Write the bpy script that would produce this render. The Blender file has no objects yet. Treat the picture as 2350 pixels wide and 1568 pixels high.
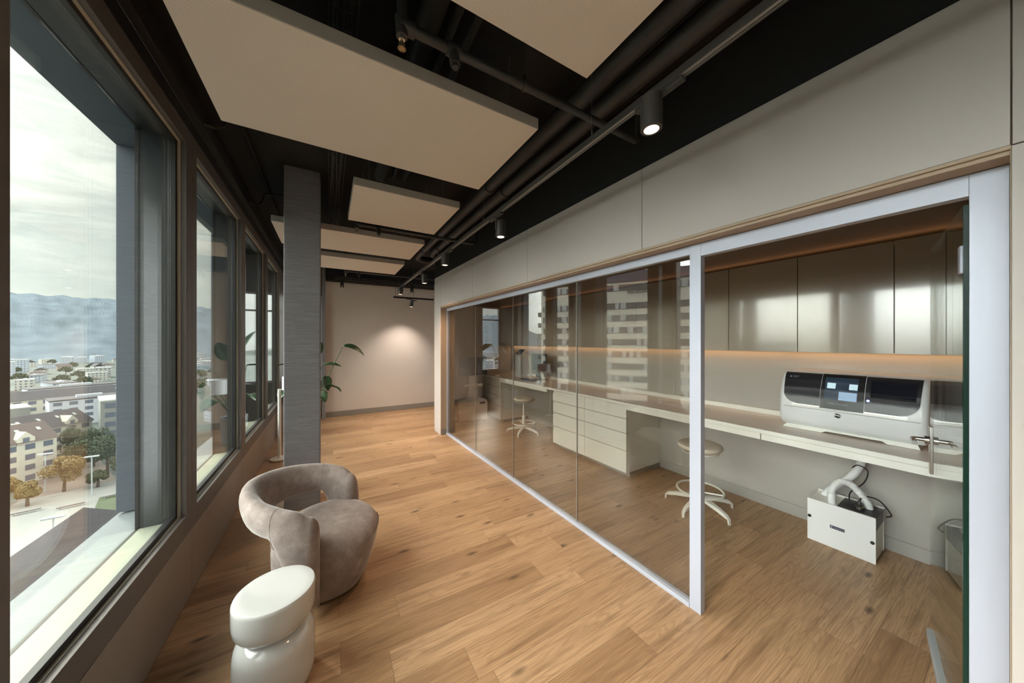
import bpy, bmesh, math, random
from mathutils import Vector, Matrix, noise
random.seed(7)
S = bpy.context.scene
COL = S.collection
PI = math.pi
R = math.radians

# ---------------------------------------------------------------- camera, world, sun, exposure
cam_d = bpy.data.cameras.new('camera')
cam_d.sensor_width = 36.0
cam_d.lens = 716.0 / 2350.0 * 36.0
cam_d.clip_start = 0.03
cam_d.clip_end = 6000
cam = bpy.data.objects.new('camera', cam_d)
COL.objects.link(cam)
cam.location = (0, 0, 1.6)
cam.rotation_euler = (R(90), 0, -R(30.455))
S.camera = cam

S.view_settings.view_transform = 'Standard'
S.view_settings.look = 'None'
S.view_settings.gamma = 1.0
S.view_settings.use_curve_mapping = False
S.view_settings.exposure = 1.0

S.cycles.use_denoising = True
S.cycles.max_bounces = 9
S.cycles.diffuse_bounces = 5
S.cycles.glossy_bounces = 4
S.cycles.transmission_bounces = 4
S.cycles.transparent_max_bounces = 24
S.cycles.sample_clamp_indirect = 6.0
S.cycles.caustics_reflective = False
S.cycles.caustics_refractive = False


class NT:
    """small node-graph writer"""
    def __init__(self, tree):
        self.t = tree
        self.n = tree.nodes
        self.l = tree.links

    def node(self, typ, ins=None, **props):
        nd = self.n.new(typ)
        for k, v in props.items():
            setattr(nd, k, v)
        for k, v in (ins or {}).items():
            s = nd.inputs[k]
            if isinstance(v, bpy.types.NodeSocket):
                self.l.new(v, s)
            else:
                s.default_value = v
        return nd

    def m(self, op, a, b=None, c=None):
        nd = self.n.new('ShaderNodeMath')
        nd.operation = op
        for i, v in enumerate((a, b, c)):
            if v is None:
                continue
            if isinstance(v, bpy.types.NodeSocket):
                self.l.new(v, nd.inputs[i])
            else:
                nd.inputs[i].default_value = v
        return nd.outputs[0]

    def comb(self, x, y, z):
        return self.node('ShaderNodeCombineXYZ', {0: x, 1: y, 2: z}).outputs[0]

    def ramp(self, fac, stops):
        nd = self.n.new('ShaderNodeValToRGB')
        e = nd.color_ramp.elements
        while len(e) < len(stops):
            e.new(0.5)
        for i, (p, c) in enumerate(stops):
            e[i].position = p
            e[i].color = (*c, 1)
        self.l.new(fac, nd.inputs[0])
        return nd.outputs[0]

    def mix(self, f, a, b, typ='MIX'):
        nd = self.n.new('ShaderNodeMix')
        nd.data_type = 'RGBA'
        nd.blend_type = typ
        for s, v in ((nd.inputs[0], f), (nd.inputs[6], a), (nd.inputs[7], b)):
            if isinstance(v, bpy.types.NodeSocket):
                self.l.new(v, s)
            elif isinstance(v, (int, float)):
                s.default_value = v
            else:
                s.default_value = (*v, 1) if len(v) == 3 else v
        return nd.outputs[2]

    def noise(self, vec, scale, detail=2, rough=0.5, dist=0.0):
        nd = self.node('ShaderNodeTexNoise', {'Vector': vec, 'Scale': scale, 'Detail': detail, 'Roughness': rough, 'Distortion': dist})
        return nd.outputs[0]


# world: thin bright haze with streaky cloud, sun glow behind it, and extra sky brightness added out of view
SUN_AZ, SUN_EL = 33.0, 27.0          # degrees from +Y towards -X, and up
w = bpy.data.worlds.new('sky')
S.world = w
w.use_nodes = True
g = NT(w.node_tree)
g.n.clear()
gen = g.node('ShaderNodeTexCoord').outputs['Generated']
dirv = g.node('ShaderNodeVectorMath', {0: gen}, operation='NORMALIZE').outputs[0]
sep = g.node('ShaderNodeSeparateXYZ', {0: dirv})
el = sep.outputs[2]
base = g.ramp(g.m('MULTIPLY', el, 1.0), [(0.0, (.72, .75, .71)), (0.16, (.66, .69, .665)), (0.42, (.60, .62, .60)), (0.8, (1.1, 1.15, 1.2))])
rot = g.node('ShaderNodeMapping', {0: dirv, 'Rotation': (0.2, 0.35, 0.6), 'Scale': (1.6, 5.0, 9.0)}).outputs[0]
cl = g.noise(rot, 1.3, 6, 0.6, 0.6)
clf = g.node('ShaderNodeMapRange', {0: cl, 1: 0.40, 2: 0.60, 3: 0.0, 4: 1.0}).outputs[0]
hi = g.node('ShaderNodeMapRange', {0: el, 1: 0.03, 2: 0.22, 3: 0.0, 4: 1.0}).outputs[0]
cf = g.m('MULTIPLY', clf, hi)
skyc = g.mix(cf, base, (1.05, 1.03, .96))
dk = g.node('ShaderNodeMapRange', {0: g.noise(rot, 2.6, 5, 0.6, 0.4), 1: 0.5, 2: 0.75, 3: 0.0, 4: 0.35}).outputs[0]
skyc = g.mix(g.m('MULTIPLY', dk, hi), skyc, (.42, .45, .45))


def sky_lobe(az, eld, power):
    v = (-math.sin(R(az)) * math.cos(R(eld)), math.cos(R(az)) * math.cos(R(eld)), math.sin(R(eld)))
    d = g.node('ShaderNodeVectorMath', {0: dirv, 1: v}, operation='DOT_PRODUCT').outputs['Value']
    return g.m('POWER', g.m('MAXIMUM', d, 0.0), power)


side = g.node('ShaderNodeVectorMath', {0: dirv, 1: (-math.cos(R(29)), -math.sin(R(29)), 0)}, operation='DOT_PRODUCT').outputs['Value']
glow_mask = g.node('ShaderNodeMapRange', {0: side, 1: 0.0, 2: 0.30, 3: 0.0, 4: 1.0}, interpolation_type='SMOOTHSTEP').outputs[0]  # keeps the added side glow out of the sky seen directly
glow = g.m('MULTIPLY', g.m('MULTIPLY', sky_lobe(76, 24, 3.2), glow_mask), 8.8)  # off-sun glow added out of view to flood the room
tower_fill = g.m('MULTIPLY', sky_lobe(-110, 30, 2.5), 2.8)  # bright sky patch added on the far side to light the tower front
glow = g.m('ADD', glow, tower_fill)
glow2 = g.m('MULTIPLY', sky_lobe(38, 36, 40), 0.8)
gl = g.m('MULTIPLY', g.m('ADD', glow, glow2), g.node('ShaderNodeMapRange', {0: el, 1: -0.01, 2: 0.06, 3: 0.3, 4: 1.0}).outputs[0])
glc = g.node('ShaderNodeMix', {0: 1.0}, data_type='RGBA', blend_type='MULTIPLY')
g.l.new(g.node('ShaderNodeCombineColor', {0: gl, 1: gl, 2: gl}).outputs[0], glc.inputs[6])
glc.inputs[7].default_value = (1.0, .985, .99, 1)
tot = g.node('ShaderNodeMix', {0: 1.0}, data_type='RGBA', blend_type='ADD')
g.l.new(skyc, tot.inputs[6])
g.l.new(glc.outputs[2], tot.inputs[7])
low = g.node('ShaderNodeMapRange', {0: el, 1: -0.12, 2: 0.0, 3: 0.25, 4: 1.0}).outputs[0]
bg = g.node('ShaderNodeBackground', {0: tot.outputs[2], 1: low})
out = g.node('ShaderNodeOutputWorld', {0: bg.outputs[0]})

sd = bpy.data.lights.new('sun', 'SUN')
sd.energy = 1.5
sd.angle = R(9)
sd.color = (1.0, .93, .82)
sun = bpy.data.objects.new('sun', sd)
COL.objects.link(sun)
sv = Vector((-math.sin(R(SUN_AZ)) * math.cos(R(SUN_EL)), math.cos(R(SUN_AZ)) * math.cos(R(SUN_EL)), math.sin(R(SUN_EL))))
sun.rotation_euler = (-sv).to_track_quat('-Z', 'Y').to_euler()

# ---------------------------------------------------------------- frames of reference
BL = R(1.63657)                      # the lab partition is turned a little from the window wall
CB, SB = math.cos(BL), math.sin(BL)


def LW(u, v, z=0.0):
    return Vector((u * CB - v * SB, u * SB + v * CB, z))


LABM = Matrix.Rotation(BL, 4, 'Z')
LROT = BL - PI / 2                   # things facing the partition from the lab's back wall


# ---------------------------------------------------------------- materials
MATS = {}


def srgb(r, g_, b):
    f = lambda c: (c / 255 / 12.92) if c / 255 <= 0.04045 else ((c / 255 + 0.055) / 1.055) ** 2.4
    return (f(r), f(g_), f(b))


def mat(name, col, rough=0.5, metal=0.0, spec=0.5, bump=0.0, bscale=200, var=0.04, vscale=3.0, emit=0.0, ecol=None, coat=0.0, sheen=0.0, stretch=(1, 1, 1)):
    m_ = bpy.data.materials.new(name)
    m_.use_nodes = True
    t = NT(m_.node_tree)
    b = t.n['Principled BSDF']
    co = t.node('ShaderNodeTexCoord').outputs['Object']
    v = t.node('ShaderNodeMapping', {0: co, 'Scale': stretch}).outputs[0]
    n1 = t.noise(v, vscale, 3)
    lo = tuple(max(0, c * (1 - var)) for c in col)
    hi_ = tuple(min(1, c * (1 + var)) for c in col)
    c_ = t.mix(n1, lo, hi_)
    t.l.new(c_, b.inputs['Base Color'])
    b.inputs['Roughness'].default_value = rough
    b.inputs['Metallic'].default_value = metal
    b.inputs['Specular IOR Level'].default_value = spec
    if coat:
        b.inputs['Coat Weight'].default_value = coat
        b.inputs['Coat Roughness'].default_value = 0.04
    if sheen:
        b.inputs['Sheen Weight'].default_value = sheen
        b.inputs['Sheen Roughness'].default_value = 0.4
    if emit:
        b.inputs['Emission Color'].default_value = (*(ecol or col), 1)
        b.inputs['Emission Strength'].default_value = emit
    if bump:
        n2 = t.noise(v, bscale, 2)
        bp = t.node('ShaderNodeBump', {'Strength': bump, 'Distance': 0.002, 'Height': n2})
        t.l.new(bp.outputs[0], b.inputs['Normal'])
    MATS[name] = m_
    return m_


def glass(name, tint=(.95, .97, .96), ior=1.5, rough=0.0):
    m_ = bpy.data.materials.new(name)
    m_.use_nodes = True
    t = NT(m_.node_tree)
    t.n.clear()
    bf = t.node('ShaderNodeNewGeometry').outputs['Backfacing']
    i = t.m('ADD', t.m('MULTIPLY', bf, 1 / ior - ior), ior)
    fr = t.node('ShaderNodeFresnel', {0: i}).outputs[0]
    tr = t.node('ShaderNodeBsdfTransparent', {0: (*tint, 1)})
    gl_ = t.node('ShaderNodeBsdfGlossy', {'Color': (1, 1, 1, 1), 'Roughness': rough})
    mx = t.node('ShaderNodeMixShader', {0: fr, 1: tr.outputs[0], 2: gl_.outputs[0]})
    t.node('ShaderNodeOutputMaterial', {0: mx.outputs[0]})
    MATS[name] = m_
    return m_


def floor_mat():
    m_ = bpy.data.materials.new('oak_planks')
    m_.use_nodes = True
    t = NT(m_.node_tree)
    b = t.n['Principled BSDF']
    co = t.node('ShaderNodeTexCoord').outputs['Object']
    s = t.node('ShaderNodeSeparateXYZ', {0: co})
    x, y = s.outputs[0], s.outputs[1]
    yw = t.m('DIVIDE', t.m('SUBTRACT', y, 1.532 - 0.1785 * 30), 0.1785)
    row = t.m('FLOOR', yw)
    fy = t.m('FRACT', yw)
    rr = t.node('ShaderNodeTexWhiteNoise', {'W': row}, noise_dimensions='1D').outputs['Value']
    xl = t.m('ADD', t.m('DIVIDE', x, 1.21), t.m('MULTIPLY', rr, 7.31))
    ci = t.m('FLOOR', xl)
    fx = t.m('FRACT', xl)
    cell = t.node('ShaderNodeTexWhiteNoise', {'Vector': t.comb(row, ci, 0.0)}, noise_dimensions='3D')
    cv = cell.outputs['Value']
    off = t.m('MULTIPLY', cv, 37.0)
    # grain
    gx = t.m('ADD', t.m('MULTIPLY', x, 1.0), off)
    gy = t.m('ADD', y, t.m('MULTIPLY', off, 3.1))
    gv = t.comb(t.m('MULTIPLY', gx, 0.55), t.m('MULTIPLY', gy, 7.0), 0.0)
    cath = t.noise(gv, 1.5, 2, 0.5, 0.35)
    rings = t.m('SINE', t.m('MULTIPLY', cath, 120.0))
    fine = t.noise(t.comb(t.m('MULTIPLY', gx, 3.0), t.m('MULTIPLY', gy, 170.0), 0.0), 1.0, 4, 0.65, 0.0)
    blot = t.noise(t.comb(t.m('MULTIPLY', gx, 1.1), t.m('MULTIPLY', gy, 15.0), 3.0), 1.3, 5, 0.6, 0.25)
    kv = t.node('ShaderNodeTexVoronoi', {'Vector': t.comb(t.m('MULTIPLY', gx, 3.2), t.m('MULTIPLY', gy, 8.5), 0.0), 'Scale': 1.0, 'Randomness': 1.0})
    kdist = t.m('ADD', kv.outputs['Distance'], t.m('MULTIPLY', t.m('SUBTRACT', fine, 0.5), 0.08))
    knot = t.node('ShaderNodeMapRange', {0: kdist, 1: 0.05, 2: 0.20, 3: 1.0, 4: 0.0}).outputs[0]
    ksel = t.m('GREATER_THAN', t.node('ShaderNodeSeparateColor', {0: kv.outputs['Color']}).outputs[0], 0.5)
    knot = t.m('MULTIPLY', knot, ksel)
    c0 = t.ramp(cv, [(0.0, (.33, .200, .104)), (0.3, (.405, .250, .132)), (0.7, (.46, .290, .160)), (1.0, (.52, .340, .195))])
    dark = (.15, .080, .038)
    c1 = t.mix(t.m('MULTIPLY', t.node('ShaderNodeMapRange', {0: rings, 1: 0.2, 2: 1.0, 3: 0.0, 4: 1.0}).outputs[0], 0.24), c0, dark)
    c2 = t.mix(t.node('ShaderNodeMapRange', {0: fine, 1: 0.42, 2: 0.72, 3: 0.0, 4: 0.60}).outputs[0], c1, dark)
    c3 = t.mix(t.node('ShaderNodeMapRange', {0: blot, 1: 0.50, 2: 0.76, 3: 0.0, 4: 0.80}).outputs[0], c2, dark)
    c4 = t.mix(t.m('MULTIPLY', knot, 0.85), c3, (.05, .026, .014))
    ey = t.m('MINIMUM', fy, t.m('SUBTRACT', 1.0, fy))
    ex = t.m('MULTIPLY', t.m('MINIMUM', fx, t.m('SUBTRACT', 1.0, fx)), 1.21 / 0.1785)
    e = t.m('MINIMUM', ey, ex)
    seam = t.node('ShaderNodeMapRange', {0: e, 1: 0.002, 2: 0.011, 3: 1.0, 4: 0.0}).outputs[0]
    c5 = t.mix(t.m('MULTIPLY', seam, 0.5), c4, (.07, .04, .022))
    t.l.new(c5, b.inputs['Base Color'])
    rg = t.node('ShaderNodeMapRange', {0: fine, 1: 0.3, 2: 0.8, 3: 0.36, 4: 0.52}).outputs[0]
    t.l.new(rg, b.inputs['Roughness'])
    b.inputs['Specular IOR Level'].default_value = 0.4
    h = t.m('SUBTRACT', t.m('MULTIPLY', fine, -0.3), seam)
    bp = t.node('ShaderNodeBump', {'Strength': 0.25, 'Distance': 0.0015, 'Height': h})
    t.l.new(bp.outputs[0], b.inputs['Normal'])
    return m_


def concrete_mat():
    m_ = bpy.data.materials.new('board_marked_concrete')
    m_.use_nodes = True
    t = NT(m_.node_tree)
    b = t.n['Principled BSDF']
    co = t.node('ShaderNodeTexCoord').outputs['Object']
    v = t.node('ShaderNodeMapping', {0: co, 'Scale': (6, 6, 120)}).outputs[0]
    n1 = t.noise(v, 1.0, 5, 0.7, 0.4)
    n2 = t.noise(co, 3.0, 4, 0.6)
    n3 = t.node('ShaderNodeTexVoronoi', {'Vector': co, 'Scale': 28.0})
    pit = t.node('ShaderNodeMapRange', {0: n3.outputs['Distance'], 1: 0.05, 2: 0.1, 3: 1.0, 4: 0.0}).outputs[0]
    c = t.ramp(n1, [(0.3, (.20, .198, .212)), (0.5, (.285, .28, .30)), (0.72, (.38, .37, .375))])
    c = t.mix(t.node('ShaderNodeMapRange', {0: n2, 1: 0.35, 2: 0.65, 3: 0.0, 4: 0.5}).outputs[0], c, (.225, .222, .238))
    c = t.mix(t.m('MULTIPLY', pit, 0.25), c, (.03, .03, .03))
    t.l.new(c, b.inputs['Base Color'])
    b.inputs['Roughness'].default_value = 0.75
    bp = t.node('ShaderNodeBump', {'Strength': 0.5, 'Distance': 0.003, 'Height': t.m('SUBTRACT', n1, pit)})
    t.l.new(bp.outputs[0], b.inputs['Normal'])
    return m_


def panel_mat():
    """woven acoustic facing: a fine regular perforation"""
    m_ = bpy.data.materials.new('acoustic_fabric')
    m_.use_nodes = True
    t = NT(m_.node_tree)
    b = t.n['Principled BSDF']
    co = t.node('ShaderNodeTexCoord').outputs['Object']
    s = t.node('ShaderNodeSeparateXYZ', {0: co})
    k = 2 * PI / 0.0085
    hx = t.m('SINE', t.m('MULTIPLY', s.outputs[0], k))
    hy = t.m('SINE', t.m('MULTIPLY', s.outputs[1], k))
    hz = t.m('MULTIPLY', hx, hy)
    f = t.node('ShaderNodeMapRange', {0: hz, 1: 0.25, 2: 0.8, 3: 0.0, 4: 0.55}).outputs[0]
    c = t.mix(f, srgb(238, 226, 216), srgb(146, 134, 126))
    t.l.new(c, b.inputs['Base Color'])
    b.inputs['Roughness'].default_value = 0.85
    bp = t.node('ShaderNodeBump', {'Strength': 0.3, 'Distance': 0.002, 'Height': t.m('MULTIPLY', f, -1.0)})
    t.l.new(bp.outputs[0], b.inputs['Normal'])
    return m_


def velvet_mat():
    m_ = bpy.data.materials.new('mauve_velvet')
    m_.use_nodes = True
    t = NT(m_.node_tree)
    b = t.n['Principled BSDF']
    co = t.node('ShaderNodeTexCoord').outputs['Object']
    n1 = t.noise(co, 14.0, 5, 0.7, 0.15)
    n2 = t.noise(co, 420.0, 2)
    c = t.ramp(n1, [(0.32, srgb(132, 117, 111)), (0.55, srgb(154, 139, 132)), (0.75, srgb(180, 166, 159))])
    c = t.mix(t.m('MULTIPLY', n2, 0.25), c, srgb(110, 96, 90))
    t.l.new(c, b.inputs['Base Color'])
    b.inputs['Roughness'].default_value = 0.8
    b.inputs['Sheen Weight'].default_value = 0.55
    b.inputs['Sheen Roughness'].default_value = 0.35
    bp = t.node('ShaderNodeBump', {'Strength': 0.15, 'Distance': 0.001, 'Height': n2})
    t.l.new(bp.outputs[0], b.inputs['Normal'])
    return m_


def brick_windows_mat(name, wall, win, sx, sz):
    """far building wall: rows of windows as surface pattern (object space, metres)"""
    m_ = bpy.data.materials.new(name)
    m_.use_nodes = True
    t = NT(m_.node_tree)
    b = t.n['Principled BSDF']
    co = t.node('ShaderNodeTexCoord').outputs['Object']
    s = t.node('ShaderNodeSeparateXYZ', {0: co})
    h = t.m('ADD', s.outputs[0], s.outputs[1])
    fx = t.m('FRACT', t.m('DIVIDE', h, sx))
    fz = t.m('FRACT', t.m('DIVIDE', s.outputs[2], sz))
    a = t.m('MULTIPLY', t.m('GREATER_THAN', fx, 0.35), t.m('LESS_THAN', fx, 0.78))
    c = t.m('MULTIPLY', t.m('GREATER_THAN', fz, 0.32), t.m('LESS_THAN', fz, 0.78))
    col = t.mix(t.m('MULTIPLY', a, c), wall, win)
    t.l.new(col, b.inputs['Base Color'])
    b.inputs['Roughness'].default_value = 0.8
    MATS[name] = m_
    return m_


M = {
    'floor': floor_mat(), 'concrete': concrete_mat(), 'panel': panel_mat(), 'velvet': velvet_mat(),
    'panel_edge': mat('grey_panel_edge', srgb(186, 176, 168), 0.7),
    'black': mat('matt_black_paint', (.021, .020, .020), 0.75, spec=0.3, bump=0.3, bscale=60),
    'blackgloss': mat('black_pipe_paint', (.042, .040, .040), 0.45, spec=0.5),
    'track': mat('dark_track_metal', (.060, .056, .053), 0.4, metal=0.2),
    'track_light': mat('brushed_track_face', (.34, .32, .29), 0.35, metal=0.7),
    'taupe': mat('taupe_window_frame', srgb(100, 92, 87), 0.5, bump=0.1, bscale=300),
    'reveal': mat('cream_reveal', srgb(196, 190, 172), 0.45),
    'gasket': mat('black_gasket', (.014, .014, .014), 0.5),
    'boxside': mat('dark_window_lining', srgb(58, 61, 62), 0.3),
    'boxsill': mat('pale_green_sill', srgb(168, 172, 152), 0.5, var=.06),
    'ledge': mat('pale_stone_ledge', srgb(132, 139, 141), 0.7, bump=.2, var=.07),
    'ledge_side': mat('grey_facade_cladding', srgb(104, 112, 124), 0.7, var=.08),
    'lowwall': mat('taupe_low_panel', srgb(142, 130, 120), 0.5),
    'partition': mat('cream_grey_panel', srgb(188, 180, 175), 0.42, spec=0.4, bump=0.06, bscale=150),
    'partition_edge': mat('beige_panel_edge', srgb(178, 158, 136), 0.55),
    'alu': mat('pale_anodised_aluminium', srgb(184, 189, 204), 0.4, metal=0.15, var=.02, stretch=(30, 30, .3)),
    'plaster': mat('warm_plaster', srgb(208, 198, 188), 0.8, bump=.15, bscale=90),
    'labwall': mat('lab_wall_paint', srgb(170, 167, 162), 0.6),
    'skirting': mat('grey_skirting', srgb(140, 134, 126), 0.45),
    'labskirt': mat('silver_skirting', srgb(170, 168, 164), 0.35, metal=.2),
    'labceil': mat('brown_lab_ceiling', srgb(112, 100, 92), 0.7),
    'cabinet': mat('satin_cream_lacquer', srgb(172, 160, 146), 0.12, spec=0.9, coat=0.5),
    'white': mat('white_lacquer', srgb(226, 226, 220), 0.35),
    'whitegloss': mat('glossy_white_ceramic', srgb(198, 197, 193), 0.12, coat=0.6, var=.01),
    'worktop': mat('pale_worktop', srgb(222, 208, 196), 0.32),
    'whiteplastic': mat('white_plastic', srgb(222, 224, 226), 0.3, var=.01),
    'greyplastic': mat('charcoal_plastic', (.022, .0215, .027), 0.3, var=.05),
    'blackplastic': mat('black_plastic', (.012, .012, .013), 0.35),
    'screen': mat('dark_screen_glass', (.012, .014, .022), 0.08, spec=.7),
    'chrome': mat('brushed_steel', (.55, .53, .51), 0.28, metal=1.0),
    'copper': mat('glowing_copper_reflector', (.85, .50, .38), 0.25, metal=0.8, emit=0.15, ecol=(1, .45, .3)),  # faint emission stands in for the lamp's light on the reflector
    'bulb': mat('lit_lamp_lens', (1, .85, .7), 0.3, emit=.85, ecol=(1.0, .74, .60)),
    'led': mat('warm_led_strip', (1, .7, .4), 0.4, emit=1.0, ecol=(1.0, .55, .22)),
    'stoolseat': mat('cream_stool_fabric', srgb(208, 198, 184), 0.75, bump=.3, bscale=400),
    'leaf': mat('strelitzia_leaf', (.022, .050, .017), 0.35, var=.35, vscale=8, spec=.5),
    'stem': mat('plant_stem', (.05, .10, .03), 0.5, var=.2),
    'soil': mat('dark_soil', (.03, .02, .015), 0.95, bump=.8, bscale=60),
    'shade': mat('white_lamp_shade', srgb(232, 232, 236), 0.7),
    'blind': mat('white_window_film', srgb(236, 240, 238), 0.6, emit=0.0),
    'brass': mat('brass', (.42, .33, .20), 0.35, metal=.9),
    'label': mat('navy_label', (.02, .03, .07), 0.4),
    'ink': mat('dark_grey_ink', (.02, .022, .03), 0.5),
    'letters': mat('pale_lettering', (.50, .50, .52), 0.5),
    'bluelight': mat('blue_indicator', (.1, .2, 1), 0.4, emit=5, ecol=(.15, .25, 1)),
    'chamber': mat('milling_chamber_wall', srgb(58, 72, 92), 0.35),
    'chamberlamp': mat('chamber_lamp', (.7, .9, 1), 0.4, emit=.16, ecol=(.55, .8, 1.0)),
    'chambertray': mat('glowing_chamber_tray', srgb(150, 178, 205), 0.3, emit=.12, ecol=(.5, .7, 1.0)),  # tray emits a little in place of light from the chamber lamps
    'glass_in': glass('window_glass', (.955, .975, .960)),
    'glass_lab': glass('partition_glass', (.90, .89, .865), ior=1.72),
    'glass_green': glass('door_glass', (.93, .965, .94)),
    'glass_edge': mat('green_glass_edge', (.006, .035, .022), 0.12, spec=.6),
    # outside: hill and town colours carry the haze, greyed and low in contrast
    'paving': mat('grey_paving', srgb(134, 133, 128), 0.9, var=.10, vscale=.12),  # plain grey with slight random tone
    'street': mat('brown_street', srgb(120, 108, 100), 0.9, var=.12, vscale=.05),
    'cityground': mat('town_ground', srgb(80, 88, 82), 0.95, var=.35, vscale=.02),
    'hill': mat('hazy_wooded_hill', srgb(104, 114, 122), 1.0, spec=0, var=.38, vscale=.03),  # haze put into the colour: woods greyed towards blue
    'roof': mat('dark_slate_roof', srgb(62, 60, 64), 0.85, var=.12, vscale=.4),
    'roofbrown': mat('brown_tile_roof', srgb(80, 70, 68), 0.85, var=.15, vscale=.5),
    'flatroof': mat('pale_flat_roof', srgb(158, 160, 158), 0.85, var=.1, vscale=.2),
    'cream': mat('cream_render', srgb(176, 172, 160), 0.85),
    'pale': mat('pale_grey_render', srgb(166, 170, 176), 0.85),
    'greyblock': mat('grey_concrete_block', srgb(122, 124, 120), 0.8),
    'winpane': mat('hazed_window_pane', srgb(84, 92, 106), 0.3),  # pane tone softened to imitate haze over the town
    'trunk': mat('tree_bark', srgb(70, 58, 48), 0.9),
    'green': mat('green_foliage', (.040, .062, .030), 0.8, var=.5, vscale=1.2),
    'olive': mat('olive_foliage', (.075, .080, .034), 0.8, var=.5, vscale=1.2),
    'yellow': mat('autumn_foliage', (.17, .125, .045), 0.8, var=.4, vscale=1.2),
    'lawn': mat('lawn', (.08, .10, .05), 0.95, var=.2, vscale=.5),
    'lamp_metal': mat('pale_lamp_metal', srgb(170, 176, 180), 0.5),
    'tower': mat('tower_cladding', srgb(228, 222, 212), 0.8),
    'towerglass': mat('tower_window_band', srgb(70, 74, 84), 0.25),
    'towercap': mat('tower_dark_cap', srgb(92, 86, 102), 0.5),
    'blindpale': mat('pale_tower_blind', srgb(190, 194, 200), 0.6),
    'farwall_a': brick_windows_mat('hazed_cream_wall', srgb(170, 168, 158), srgb(84, 92, 108), 3.0, 3.0),  # haze painted in: wall and window tones kept close
    'farwall_b': brick_windows_mat('hazed_grey_wall', srgb(158, 166, 174), srgb(80, 92, 112), 2.4, 3.1),
    'farwall_c': brick_windows_mat('hazed_buff_wall', srgb(140, 130, 120), srgb(72, 74, 84), 3.4, 3.0),
}


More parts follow.
